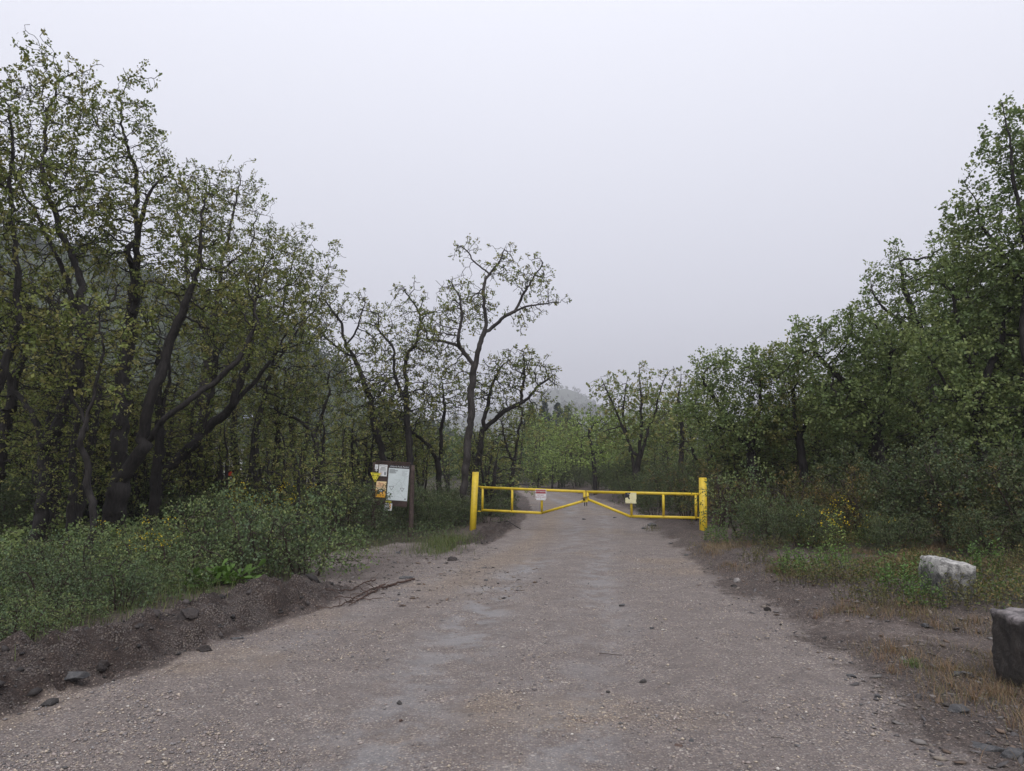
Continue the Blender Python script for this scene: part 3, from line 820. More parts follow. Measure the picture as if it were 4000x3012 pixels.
# ------------------------------------------------------------------ shrubs
def shrub_mesh(seed, w, h, pal, n, L, k=8, stems=7, along=.5, width=1.2, step=.085, dome=True, simple_leaf=True, d=None, bare=.03, rbase=.012):
    rng = np.random.default_rng(seed)
    gl = []
    for s_ in range(stems):
        a = rng.random() * 6.28; q = rng.uniform(.1, .42)
        p0 = np.array([math.cos(a) * q * w * .35, math.sin(a) * q * w * .35, -.04])
        p1 = np.array([math.cos(a) * q * w * .9, math.sin(a) * q * w * .9, h * rng.uniform(.45, .75)])
        gl.append(([p0, (p0 + p1) / 2 + [0, 0, h * .1], p1], True))
    A = []
    for _ in range(max(6, int(w * 5))):
        a = rng.random() * 6.28; rr = math.sqrt(rng.random()) * w * .42
        top = h * (1 - .55 * (rr / (w * .5)) ** 2) * rng.uniform(.8, 1.08)
        c = np.array([math.cos(a) * rr, math.sin(a) * rr, top * .58])
        A.append(scatter_blob(rng, c, np.array([w * .15, w * .15, top * .40]), int(n / max(6, int(w * 5))), .3))
    A = np.concatenate(A); A = A[A[:, 2] > .05]
    return plant_mesh(seed, gl, A, step=step, di=.6, dk=step * 1.3, rtip=.0025, rbase=rbase, k=k, L=L, pal=pal, along=along, simple_leaf=simple_leaf, nroot=stems, cap=14000, width=width, bare=bare, wig=.012)

SH = {
    'snow1': shrub_mesh(201, 1.7, 1.0, 'shrub', 3200, .034, 11), 'snow2': shrub_mesh(202, 1.5, .85, 'blue', 2900, .033, 11),
    'snow3': shrub_mesh(203, 1.2, .7, 'shrub', 2200, .032, 11),
    'dark': shrub_mesh(204, 1.9, 1.5, 'mixed_dark', 2600, .042, 11, along=.6), 'ochre': shrub_mesh(205, 1.9, 1.9, 'ochre', 1900, .044, 11, stems=6, along=.25, bare=.25, width=1, rbase=.022),
    'ochre2': shrub_mesh(206, 2.2, 1.6, 'ochre', 1900, .044, 11, stems=5, along=.25, bare=.25, width=1, rbase=.022), 'mid': shrub_mesh(207, 2.0, 1.7, 'mixed_dark', 2400, .046, 11, along=.5, rbase=.018),
    'round': shrub_mesh(208, 1.3, 1.1, 'green', 1100, .075, 5, stems=5, along=.3, width=1.7),
}
sh_root = {}
def shrub(key, px, D, label, sc=1.0, group=None, rz=None, sz=None):
    x = at(px, 2100, D)[0]; z = g1(x, D)
    rr = random.Random(int(px * 7 + D * 100))
    rz = rr.random() * 6.28 if rz is None else rz
    s3 = (sc, sc, sc * (sz or 1))
    if key not in sh_root:
        wood, lv, _, _ = SH[key]
        o = make_plant('shrub', (x, D, z - .02), label, 'shrub', group, wood, lv, M['stem'], parts=('stems', 'foliage'))
        o.scale = s3; o.rotation_euler = (0, 0, rz); sh_root[key] = o
    else:
        o = copy_plant(sh_root[key], (x, D, z - .02), rz, s3, label, group)
    return o
# left verge
shrub('snow1', 820, 11.2, 'wide bushy green shrub under the leaning trunk, left half of the big mound', 1.15, sz=1.15)
shrub('snow2', 1010, 10.9, 'blue green shrub in the middle of the big mound beside the road bank', 1.3, sz=1.25)
shrub('snow1', 1190, 10.8, 'rounded green shrub closing the big mound next to the bare dirt landing', 1.15, sz=1.1)
shrub('snow2', 1090, 12.2, 'taller shrub at the back of the big mound facing the notice board', 1.15)
shrub('snow1', 880, 12.6, 'shrub at the back of the big mound near the yellow flowers', 1.1)
shrub('snow3', 700, 10.0, 'low shrub between the yellow flower spray and the broad leaved plant', 1.1)
gl_ = 'low green shrubs above the road bank at the left'
ll = 'low leafy green shrub in the continuous bank of shrubs along the left verge'
for i, (px, D, sc, kk) in enumerate(((520, 9.3, 1.0, 'snow3'), (380, 8.4, 1.0, 'snow1'), (200, 8.0, .95, 'snow2'), (40, 7.2, .9, 'snow3'), (-120, 7.0, 1.0, 'snow1'), (120, 6.5, .75, 'snow3'), (300, 7.2, .75, 'snow3'),
                                     (480, 8.0, .7, 'snow2'), (620, 8.9, .65, 'snow3'), (-60, 6.1, .7, 'snow2'), (0, 9.2, 1.1, 'snow1'), (240, 9.6, 1.1, 'snow2'), (560, 11, 1.1, 'snow1'), (400, 10.4, 1.0, 'snow3'), (760, 9.3, .6, 'snow3'), (-180, 8.6, 1.1, 'snow2'))):
    shrub(kk, px, D, ll, sc * (.78 if px < 600 else .8), gl_, sz=.8 + .5 * ((i * 37) % 10) / 10)
gr_ = 'round leaved bushes among the left trunks'
for i, (px, D, sc) in enumerate(((60, 11, 1.1), (250, 12, 1.1), (420, 12.6, 1.0), (520, 13.4, 1.1), (640, 14.5, 1.2), (-80, 10.2, 1.2), (150, 14.5, 1.3), (330, 15, 1.3))):
    shrub('round', px, D, 'round leaved dark bush growing among the left tree trunks', sc * .72, gr_)
gd_ = 'dark shrubs around the notice board'
for i, (px, D, sc, lab) in enumerate(((1330, 17.5, 1.15, 'dark blue green shrub immediately left of the notice board'), (1190, 17.8, 1.0, 'dark shrub rising behind the big mound, beneath the low yellow blossoms'),
                                      (1440, 19.5, 1.1, 'dark shrub tucked behind the left leg of the notice board'), (1560, 19.8, 1.0, 'dark shrub showing under the notice board panels'))):
    shrub('dark', px, D, lab, sc, gd_)
for i, (px, D, sc) in enumerate(((1680, 19.6, .75), (1750, 20.5, .8), (1800, 21, .7), (1900, 21.5, .7), (1940, 24, .6), (1700, 22, .9), (1960, 27, .7), (1900, 27, 1.0), (1640, 22.5, 1.1))):
    shrub('dark', px, D, 'low dark bush at the feet of the trunks between board and gate', sc, 'low bushes between the notice board and the gate')
for i, (px, D, sc) in enumerate(((-150, 15, 1.2), (20, 16.5, 1.2), (180, 18, 1.3), (330, 19, 1.3), (480, 18.5, 1.2), (620, 20, 1.3), (-60, 21, 1.5), (120, 23, 1.5), (270, 24, 1.5), (420, 23, 1.5), (560, 24, 1.5), (700, 25, 1.4), (800, 23, 1.2), (-250, 18, 1.4), (860, 18, .9), (980, 19, .9), (1100, 20, 1.0), (760, 17, .9), (1240, 22, 1.0), (1050, 23, 1.1), (900, 22, 1.1))):
    shrub('dark', px, D, 'dark undergrowth bush among the sapling stems at the left', sc, 'undergrowth bushes below the left saplings')
# right verge
shrub('snow1', 2905, 15.3, 'leafy green shrub growing over the right gate post', 1.25, sz=1.25)
shrub('dark', 3010, 13.9, 'dark green shrub to the right of the overgrown gate post', .8)
shrub('ochre', 3060, 15.2, 'bronze leaved oak shrub nearest the right gate post', .95)
shrub('ochre2', 3230, 14.6, 'bronze and olive oak shrub with dark stems in the middle of the right verge', 1.0)
shrub('ochre', 3400, 13.8, 'tall bronze leaved oak shrub behind the white boulder', 1.0)
shrub('mid', 3560, 13.0, 'olive oak shrub directly behind and right of the white boulder', 1.0)
shrub('mid', 3740, 12.4, 'dense olive shrub in the dark corner above the white boulder', 1.15)
shrub('ochre2', 3920, 11.8, 'bronze tinted shrub at the right edge above the dark boulder', 1.1)
shrub('mid', 3330, 16, 'olive shrub between the bronze shrubs and the dark oaks', 1.1)
shrub('ochre', 2820, 17.6, 'yellowish oak shrub seen behind the right gate leaf and post', 1.0)
shrub('mid', 2690, 20, 'olive shrub behind the plain sign of the right gate leaf', .95)
shrub('dark', 2560, 22, 'dark shrub low behind the diagonal of the right gate leaf', .8)
shrub('dark', 3140, 13.0, 'dark green low shrub under the bronze foliage on the right', .7)
shrub('mid', 4120, 11.0, 'olive shrub cut off by the right edge of the picture', 1.2)
shrub('dark', 3480, 11.9, 'low dark green bush left behind the white boulder', .6)
shrub('dark', 3860, 11.0, 'low dark green bush right behind the white boulder', .65)
for i, (px, D, sc, kk) in enumerate(((2090, 47, 1.0, 'mid'), (1940, 34, 1.1, 'mid'), (1990, 43, 1.0, 'dark'), (2260, 44, 1.2, 'dark'), (2330, 41, 1.1, 'mid'), (2400, 37, 1.1, 'dark'), (2460, 31, 1.1, 'mid'), (2510, 27, 1.0, 'dark'), (2600, 25, 1.0, 'mid'), (2180, 46, 1.2, 'dark'),
                                     (2660, 24, 1.1, 'ochre2'), (2740, 22, 1.1, 'ochre'), (2780, 24, 1.3, 'ochre2'))):
    shrub(kk, px, D, 'bush lining the road beyond the gate', sc, 'bushes along the road beyond the gate')

# ------------------------------------------------------------------ herbs: weeds, flowers, broad leaves
def weed_mesh(seed, h, w, nst, pal, L, leaf_per=14, flower=None, width=.7):
    rng = np.random.default_rng(seed)
    P = []; par = []; tips = []; lb = []; ld = []
    for s_ in range(nst):
        a = rng.random() * 6.28; q = math.sqrt(rng.random()) * w * .5
        hh = h * rng.uniform(.55, 1.1); lean = rng.normal(0, .18, 2)
        m = 7; base = len(P)
        for i in range(m):
            t = i / (m - 1)
            P.append(np.array([math.cos(a) * q + lean[0] * t * t * hh * 1.2, math.sin(a) * q + lean[1] * t * t * hh * 1.2, hh * t - .02])); par.append(-1 if i == 0 else base + i - 1)
        for j in range(leaf_per):
            t = rng.uniform(.1, 1) ** .8; kq = min(m - 2, int(t * (m - 1))); fr_ = t * (m - 1) - kq
            p = P[base + kq] * (1 - fr_) + P[base + kq + 1] * fr_
            an = rng.random() * 6.28; lb.append(p); ld.append([math.cos(an), math.sin(an), rng.uniform(.1, .9)])
        tips.append(P[-1])
    pos = np.array(P); par = np.array(par)
    r, main, kids = radii(par, .0016, .0035, nst)
    wood = tubes(pos, par, r, main, rng)
    lb = np.array(lb); ld = np.array(ld); p_ = np.array(PAL[pal] if isinstance(pal, str) else pal)
    col = p_[rng.integers(0, len(p_), len(lb))] * rng.uniform(.8, 1.2, (len(lb), 1))
    lv = leaves(rng, lb, ld, L, col, True, .7, width)
    fl = None
    if flower:
        T = np.array(tips); k = 9
        b = np.repeat(T, k, 0) + rng.normal(0, .03, (len(T) * k, 3)); b[:, 2] += .01
        c = np.tile(np.array(flower), (len(b), 1)) * rng.uniform(.75, 1.15, (len(b), 1))
        fl = leaves(rng, b, rng.normal(0, 1, b.shape) + [0, 0, .5], .026, c, True, .8, 1.6)
    return wood, lv, fl

def herb(name, xyz, label, cat, mesh, sc=1, group=None, rz=0, store={}):
    wood, lv, fl = mesh
    key = id(mesh)
    if key in store:
        return copy_plant(store[key], xyz, rz, sc, label, group)
    o = make_plant(name, xyz, label, cat, group, wood, lv, M['stem'], parts=('stems', 'foliage'))
    if fl: link('blossoms', np_mesh('blossoms', fl[0], fl[1], [M['blossom']], fl[2]), o)
    o.scale = (sc, sc, sc); o.rotation_euler = (0, 0, rz); store[key] = o
    return o
YF = (.50, .38, .03)
w_flower = weed_mesh(301, .75, .8, 26, 'shrub', .06, 12, YF)
w_flower2 = weed_mesh(302, .7, .5, 14, 'fresh', .05, 12, YF)
w_green = weed_mesh(303, .42, .75, 46, [(.12, .20, .055), (.10, .18, .05), (.15, .22, .065)], .045, 20)
w_green2 = weed_mesh(304, .5, .6, 34, [(.10, .18, .05), (.085, .15, .045), (.13, .19, .055)], .05, 18)
w_pale = weed_mesh(305, .28, .6, 40, [(.15, .15, .06), (.12, .13, .06), (.17, .14, .06)], .028, 18)
def gxyz(px, py):
    x, y = gp(px, py); 
    return (x, y, g1(x, y) - .01)
def dxyz(px, D):
    x = at(px, 2100, D)[0]; return (x, D, g1(x, D) - .01)
herb('flowering_plant', dxyz(590, 10.6), 'yellow blossomed plant in front of the dark trunks at the left', 'flowers', w_flower, 1.05)
herb('flowering_plant', dxyz(1100, 16.6), 'longest drift of yellow blossoms above the big shrub mound', 'flowers', w_flower, 1.5, rz=1)
herb('flowering_plant', dxyz(1040, 17.4), 'yellow blossom stand behind the shrub mound, next to the longest drift', 'flowers', w_flower2, 1.6, rz=2)
herb('flowering_plant', dxyz(940, 17.0), 'small yellow blossom stand near the red topped marker', 'flowers', w_flower2, 1.7)
herb('flowering_plant', dxyz(880, 18.6), 'tiny yellow blossoms between the saplings left of the red topped marker', 'flowers', w_flower2, 1.3, rz=1)
herb('flowering_plant', dxyz(3240, 12.2), 'yellow flowering stems among the bronze shrubs on the right', 'flowers', w_flower2, 1.15, rz=2)
herb('flowering_plant', dxyz(3390, 12.4), 'single faint yellow flowering stem near the white boulder side of the bronze shrubs', 'flowers', w_flower2, .9, rz=4)
herb('weed_plant', gxyz(3130, 2290), 'bright green weed clump on the right verge left of the white boulder', 'weed', w_green, 1.0)
herb('weed_plant', gxyz(3290, 2275), 'bright green weed clump closer to the white boulder', 'weed', w_green, .9, rz=1)
herb('weed_plant', gxyz(3535, 2375), 'tall feathery green weed touching the left side of the white boulder', 'weed', w_green2, 1.0)
herb('weed_plant', gxyz(3600, 2420), 'lower feathery green weed in front of the white boulder', 'weed', w_green2, .75, rz=2)
herb('weed_plant', gxyz(3850, 2310), 'green weed behind the right side of the white boulder', 'weed', w_green2, .9, rz=4)
herb('weed_plant', gxyz(3790, 2420), 'pale weed in front of the right side of the white boulder', 'weed', w_pale, 1.2, rz=4)
herb('weed_plant', gxyz(2800, 2140), 'grassy green weed at the foot of the right gate post shrub', 'weed', w_green2, .9, rz=5)
herb('weed_plant', gxyz(3560, 2600), 'small lone green weed in the stony ground left of the dark boulder', 'weed', w_green, .22, rz=3)
herb('weed_plant', gxyz(2550, 2065), 'small grey green weed beside the slab at the gate', 'weed', w_pale, .7, rz=3)
for i, (px, py, sc) in enumerate(((3000, 2180, 1.0), (2950, 2230, .9), (3150, 2330, 1.1), (3280, 2320, 1.2), (3050, 2280, .8), (3400, 2300, 1.0), (3350, 2400, .9), (3900, 2320, 1.1), (3960, 2280, 1.1), (3650, 2420, .8), (3480, 2420, .8))):
    herb('weed_plant', gxyz(px, py), 'pale dry edged weed tuft on the right verge', 'weed', w_pale, sc, 'pale weeds on the right verge', rz=i)
# broad leaved plant
def broad(seed, n, h, w, L):
    rng = np.random.default_rng(seed); wood_p = []; par = []; lb = []; ld = []
    for i in range(n):
        a = rng.random() * 6.28; e = rng.uniform(.35, 1.2); q = rng.random() * w * .4
        b0 = np.array([math.cos(a * 3) * q, math.sin(a * 3) * q, 0]); d = np.array([math.cos(a) * math.cos(e), math.sin(a) * math.cos(e), math.sin(e)])
        st = h * rng.uniform(.3, .7); base = len(wood_p)
        for t in (0, .5, 1): wood_p.append(b0 + d * st * t)
        par += [-1, base, base + 1]; lb.append(b0 + d * st); ld.append(d - [0, 0, .35])
    pos = np.array(wood_p); par = np.array(par)
    r, main, kids = radii(par, .003, .004, n)
    wood = tubes(pos, par, r, main, rng)
    col = np.array([.085, .15, .035]) * rng.uniform(.75, 1.25, (n, 1))
    return wood, leaves(rng, np.array(lb), np.array(ld), L, col, False, 1.0, .8), None
herb('broad_leaved_plant', dxyz(870, 9.6), 'bright green plant with long broad leaves in front of the big shrub mound', 'plant', broad(311, 170, .34, 1.0, .15), 1.0)

# ------------------------------------------------------------------ grass and dry grass (uncountable)
def blades(rng, pts, h, wd, col, lean=.35):
    n = len(pts); a = rng.random(n) * 6.28; hh = h * rng.uniform(.5, 1.3, n)
    d = np.stack([np.cos(a), np.sin(a), 0 * a], -1); s = np.stack([-np.sin(a), np.cos(a), 0 * a], -1) * wd
    ln = (lean * rng.uniform(.3, 1.6, n) * hh)[:, None]
    up = np.array([0, 0, 1]) * hh[:, None]
    mid = pts + d * ln * .35 + up * .6; tip = pts + d * ln + up
    Vv = np.stack([pts - s, pts + s, mid + s * .7, mid - s * .7, tip], 1).reshape(-1, 3)
    i = np.arange(n)[:, None] * 5
    return Vv, [i + np.array([[0, 1, 2, 3]]), i + np.array([[3, 2, 4]])], np.repeat(col, 5, 0)

def stuff_blades(name, label, rng, pts, h, wd, pal, lean=.35):
    pal = np.array(pal); col = pal[rng.integers(0, len(pal), len(pts))] * rng.uniform(.75, 1.25, (len(pts), 1))
    pts = np.column_stack([pts, gh(pts[:, 0], pts[:, 1]) - .01])
    Vv, Ff, cc = blades(rng, pts, h, wd, col, lean)
    me = np_mesh(name, Vv, Ff, [M['leaf']], cc)
    return tag(link(name, me), label, None, None, 'stuff')

rng = np.random.default_rng(5)
def pick(n, x0, x1, y0, y1, dens):
    x = rng.uniform(x0, x1, n); y = rng.uniform(y0, y1, n)
    w = dens(x, y); k = rng.random(n) < w
    return np.column_stack([x[k], y[k]])
def d_left(x, y):
    u, v, road, berm, path, trail, n = masks(x, y)
    return sstep(.9, 1.4, u + n) * (1 - path) * (.35 + .65 * sstep(-.05, .12, fbm(x * 2, y * 2, 71, 3))) + .04 * sstep(.4, .8, u) * (y < 10)
p1 = pick(26000, -9, 0, 4.5, 16, d_left)
gx, gy = gp(1730, 2120)
q = rng.normal(0, 1, (2400, 2)) * [.30, 1.0] + [gx, gy + .8]
gx2, gy2 = gp(1390, 2120)
q2 = rng.normal(0, 1, (350, 2)) * [.35, 1.0] + [gx2 + .05, gy2 - .6]
stuff_blades('grass', 'fresh green grass along the left verge and around the gate post', rng, np.vstack([p1, q, q2]), .15, .0032, [(.085, .125, .04), (.11, .135, .05), (.14, .14, .06), (.07, .10, .035)], .6)
def d_dry(x, y):
    u, v, road, berm, path, trail, n = masks(x, y)
    f = sstep(-.02, .14, fbm(x * 1.3, y * 1.3, 73, 4))
    return sstep(.15, .9, v + n) * (1 - trail) * f * sstep(15, 13, y)
p2 = pick(190000, .8, 9, 4.0, 15, d_dry)
stuff_blades('dry_grass', 'dry reddish tan grass over the stony right verge', rng, p2, .085, .0017, [(.20, .135, .085), (.25, .175, .11), (.14, .10, .065), (.22, .18, .11), (.13, .125, .06)], 1.1)
ct = pick(2600, .8, 9, 4.0, 13.5, lambda x, y: d_dry(x, y) * .9)
ct = ct[:330]; nb_ = rng.integers(18, 60, len(ct))
tp = np.repeat(ct, nb_, 0) + rng.normal(0, .035, (nb_.sum(), 2))
stuff_blades('dry_tufts', 'taller reddish dry grass tufts standing on the right verge', rng, tp, .10, .0015, [(.21, .125, .08), (.26, .17, .105), (.17, .105, .07), (.23, .18, .105)], 1.0)
def d_rg(x, y):
    u, v, road, berm, path, trail, n = masks(x, y)
    f = sstep(-.02, .10, fbm(x * 1.1, y * 1.1, 79, 3))
    return sstep(.5, 1.3, v + n) * (1 - trail) * f * sstep(7.0, 8.2, y)
p3 = pick(34000, 1.5, 10, 6.5, 15, d_rg)
pl_ = np.array([(.09, .12, .04), (.14, .13, .05), (.075, .11, .035), (.17, .13, .055)])
pp_ = np.column_stack([p3, gh(p3[:, 0], p3[:, 1])]); kq = 4
b_ = np.repeat(pp_, kq, 0); b_[:, 2] += rng.uniform(.01, .22, len(b_)); b_[:, :2] += rng.normal(0, .03, (len(b_), 2))
Vv, Ff, cc = leaves(rng, b_, rng.normal(0, 1, b_.shape) + [0, 0, .5], .035, pl_[rng.integers(0, 4, len(b_))] * rng.uniform(.7, 1.25, (len(b_), 1)), True, .8, 1.1)
tag(link('ground_cover', np_mesh('ground_cover', Vv, Ff, [M['leaf']], cc)), 'low mixed green and brown weeds covering the right verge', None, None, 'stuff')
# fringe where dry grass meets the road, and creeping weeds under the left shrubs
def d_lc(x, y):
    u, v, road, berm, path, trail, n = masks(x, y)
    return sstep(1.1, 1.7, u + n) * (1 - path) * (.5 + .5 * sstep(-.1, .1, fbm(x * 1.5, y * 1.5, 83, 3)))
p4 = pick(17000, -11, 0, 4.5, 20, d_lc)
pp_ = np.column_stack([p4, gh(p4[:, 0], p4[:, 1])]); kq = 5
b_ = np.repeat(pp_, kq, 0); b_[:, 2] += rng.uniform(.01, .30, len(b_)); b_[:, :2] += rng.normal(0, .04, (len(b_), 2))
pl_ = np.array(PAL['shrub'] + PAL['blue']) * .72
Vv, Ff, cc = leaves(rng, b_, rng.normal(0, 1, b_.shape) + [0, 0, .5], .042, pl_[rng.integers(0, len(pl_), len(b_))] * rng.uniform(.7, 1.25, (len(b_), 1)), True, .8, 1.1)
tag(link('undergrowth', np_mesh('undergrowth', Vv, Ff, [M['leaf']], cc)), 'low green undergrowth beneath the left shrubs', None, None, 'stuff')

# ------------------------------------------------------------------ gravel (loose stones, uncountable)
def gravel_mesh():
    rng = np.random.default_rng(9)
    n = 210000
    y = 3.6 + 11 * rng.random(n) ** 1.7; x = rng.uniform(-1, 1, n) * (1.2 + y * .75)
    u, v, road, berm, path, trail, nn = masks(x, y)
    wf = (x - xl(y)) / np.maximum(xr(y) - xl(y), .5)
    trk = np.exp(-((wf - .40 - .05 * np.sin(y * .5)) / .09) ** 2) + np.exp(-((wf - .63) / .08) ** 2)
    w = np.clip(road * (.12 + .88 * sstep(-.06, .12, fbm(x * 1.4, y * 1.4, 91, 4))) * (1 - .75 * np.clip(trk, 0, 1)) + .8 * berm + .35 * path * (1 - trail) + .6 * sstep(0, .5, v) * sstep(3.5, 2, v) * (1 - trail), 0, 1)
    k = rng.random(n) < w; x = x[k]; y = y[k]; n = len(x)
    z = gh(x, y)
    s = .0050 * np.exp(rng.normal(0, .5, n)); s = np.clip(s, .0028, .018)
    T = np.array([[1, 0, 0], [.3, .8, .1], [-.7, .6, 0], [-.9, -.4, .05], [.1, -.85, 0], [.1, .1, .75], [-.1, 0, -.5]])
    a = rng.random(n) * 6.28; ca, sa = np.cos(a), np.sin(a)
    loc = T[None] * (1 + rng.normal(0, .14, (n, 7, 3))) * s[:, None, None] * np.stack([rng.uniform(.8, 1.4, n), rng.uniform(.7, 1.1, n), rng.uniform(.6, 1, n)], -1)[:, None, :]
    Vv = np.stack([loc[..., 0] * ca[:, None] - loc[..., 1] * sa[:, None] + x[:, None], loc[..., 0] * sa[:, None] + loc[..., 1] * ca[:, None] + y[:, None], loc[..., 2] + z[:, None] + s[:, None] * .25], -1)
    tri = np.array([[0, 1, 5], [1, 2, 5], [2, 3, 5], [3, 4, 5], [4, 0, 5], [1, 0, 6], [2, 1, 6], [3, 2, 6], [4, 3, 6], [0, 4, 6]])
    Ff = [(np.arange(n)[:, None, None] * 7 + tri[None]).reshape(-1, 3)]
    pal = np.array([(.31, .255, .232), (.39, .325, .265), (.24, .222, .22), (.47, .395, .31), (.17, .152, .15), (.35, .295, .27), (.58, .54, .49), (.11, .105, .105)])
    pr = np.array([.22, .18, .16, .10, .12, .14, .03, .05])
    col = pal[rng.choice(8, n, p=pr)] * rng.uniform(.75, 1.1, (n, 1)) * np.where(road > .5, .95, .32)[k][:, None]
    kk = NT('loose_gravel'); a_ = kk.new('ShaderNodeVertexColor', layer_name='tint'); kk.l(a_.outputs[0], kk.b.inputs['Base Color']); kk.b.inputs['Roughness'].default_value = .7
    me = np_mesh('gravel', Vv.reshape(-1, 3), Ff, [kk.m], np.repeat(col, 7, 0))
    tag(link('gravel', me), 'loose tan, pink and grey gravel strewn on the road and bank', None, None, 'stuff')
gravel_mesh()

def chips(name, label, n, ext, wfn, size, sig, flat, pal, seed, lift):
    rng = np.random.default_rng(seed)
    x = rng.uniform(ext[0], ext[1], n); y = ext[2] + (ext[3] - ext[2]) * rng.random(n) ** 1.5
    k = rng.random(n) < wfn(x, y); x = x[k]; y = y[k]; n = len(x); z = gh(x, y)
    s = np.clip(size * np.exp(rng.normal(0, sig, n)), size * .35, size * 3.2)
    T = np.array([[1, 0, 0], [.4, .75, .1], [-.65, .6, -.1], [-.95, -.35, .1], [.15, -.8, 0], [.25, .1, .8], [-.4, -.1, .7], [-.1, 0, -.6]])
    a = rng.random(n) * 6.28; ca, sa = np.cos(a), np.sin(a)
    loc = T[None] * (1 + rng.normal(0, .2, (n, 8, 3))) * s[:, None, None] * np.stack([rng.uniform(.8, 1.6, n), rng.uniform(.6, 1.1, n), flat * rng.uniform(.6, 1.3, n)], -1)[:, None, :]
    tl = rng.normal(0, .25, n); loc[..., 2] += loc[..., 0] * tl[:, None]
    Vv = np.stack([loc[..., 0] * ca[:, None] - loc[..., 1] * sa[:, None] + x[:, None], loc[..., 0] * sa[:, None] + loc[..., 1] * ca[:, None] + y[:, None], loc[..., 2] + z[:, None] + s[:, None] * lift], -1)
    tri = np.array([[0, 1, 5], [1, 6, 5], [1, 2, 6], [2, 3, 6], [3, 4, 6], [4, 5, 6], [4, 0, 5], [1, 0, 7], [2, 1, 7], [3, 2, 7], [4, 3, 7], [0, 4, 7]])
    pal = np.array(pal); col = pal[rng.integers(0, len(pal), n)] * rng.uniform(.7, 1.25, (n, 1))
    kk = NT(name); a_ = kk.new('ShaderNodeVertexColor', layer_name='tint'); kk.l(a_.outputs[0], kk.b.inputs['Base Color']); kk.b.inputs['Roughness'].default_value = .75
    me = np_mesh(name, Vv.reshape(-1, 3), [(np.arange(n)[:, None, None] * 8 + tri[None]).reshape(-1, 3)], [kk.m], np.repeat(col, 8, 0))
    tag(link(name, me), label, None, None, 'stuff')
chips('rubble', 'crumbled dark soil clods over the ploughed bank', 5200, (-8, 0, 4, 17), lambda x, y: masks(x, y)[3] * (.35 + .65 * sstep(0, .1, fbm(x * 3, y * 3, 45, 3))), .020, .6, .8, [(.022, .018, .017), (.035, .028, .026), (.05, .042, .04), (.014, .012, .012)], 21, .1)
def vw(x, y):
    u, v, road, berm, path, trail, n = masks(x, y)
    return sstep(-.5, .5, v) * (1 - .7 * trail) * sstep(16, 9, y) * (.4 + .6 * sstep(-.05, .1, fbm(x * 2, y * 2, 95, 3))) + .5 * path * sstep(20, 15, y)
chips('slate_chips', 'slate chips and bark crumbs over the right verge', 26000, (-5, 9, 3.8, 18), vw, .014, .55, .35, [(.075, .068, .068), (.11, .10, .098), (.16, .145, .135), (.05, .042, .038), (.13, .09, .065), (.20, .17, .14)], 22, .15)
# ------------------------------------------------------------------ rocks
def rock_mesh(seed, size, sub=3, cuts=9, amp=.06, boxy=.5, cutd=(.62, .9)):
    rng = np.random.default_rng(seed)
    bm = bmesh.new(); bmesh.ops.create_icosphere(bm, subdivisions=sub, radius=1)
    Vv = np.array([v.co[:] for v in bm.verts]); Ff = np.array([[v.index for v in f.verts] for f in bm.faces]); bm.free()
    m = np.abs(Vv).max(1, keepdims=True); Vv = Vv * (1 - boxy) + Vv / m * boxy * .9
    for c in range(cuts):
        nrm = rng.normal(0, 1, 3); nrm /= np.linalg.norm(nrm); dd = rng.uniform(*cutd)
        e = Vv @ nrm - dd; Vv = Vv - np.clip(e, 0, None)[:, None] * nrm * .97
    for k, (sc, am) in enumerate(((2.3, 1), (5.5, .5), (12, .25))):
        o = rng.random(3) * 40
        nz = vnoise(Vv[:, 0] * sc + o[0] + Vv[:, 2] * sc * .7, Vv[:, 1] * sc + o[1] - Vv[:, 2] * sc * .6, seed + k) - .5
        Vv = Vv * (1 + amp * am * 2 * nz[:, None])
    Vv = Vv * np.array(size) * .5
    Vv[:, 2] -= Vv[:, 2].min()
    return Vv, [Ff]

def rock(name, px, py, size, label, mat, seed, cat='rock', group=None, sub=3, sink=.15, rz=0, tilt=(0, 0), **kw):
    x, y = gp(px, py); z = g1(x, y)
    Vv, Ff = rock_mesh(seed, size, sub, **kw)
    o = link(name, np_mesh(name, Vv, Ff, [M[mat]], smooth=False), None, (x, y, z - size[2] * sink))
    o.rotation_euler = (tilt[0], tilt[1], rz)
    return tag(o, label, cat, group)

# big boulders
def boulder_white():
    rng = np.random.default_rng(3)
    Vv, Ff = rock_mesh(412, (.52, .46, .60), 5, 6, .05, .86, (.75, 1.0))
    zt = Vv[:, 2] / .60
    Vv[:, 0] = Vv[:, 0] * (.70 + .34 * sstep(.2, .85, zt)) ; Vv[:, 0] += (zt - .5) * -.02
    top = sstep(.78, .95, zt); Vv[:, 2] = Vv[:, 2] - top * .05 * (Vv[:, 0] / .36 + .2)
    x, y = gp(3705, 2390)
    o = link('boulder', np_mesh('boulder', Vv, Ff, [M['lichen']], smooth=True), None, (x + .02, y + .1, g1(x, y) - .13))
    o.rotation_euler = (.10, 0, .25)
    tag(o, 'whitish grey lichen covered boulder standing in weeds on the right verge', 'boulder')
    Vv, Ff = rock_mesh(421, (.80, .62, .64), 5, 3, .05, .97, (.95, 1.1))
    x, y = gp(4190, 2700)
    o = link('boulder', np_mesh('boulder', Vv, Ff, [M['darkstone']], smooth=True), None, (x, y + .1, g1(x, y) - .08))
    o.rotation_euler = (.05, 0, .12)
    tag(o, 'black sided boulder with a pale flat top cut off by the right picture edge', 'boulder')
boulder_white()
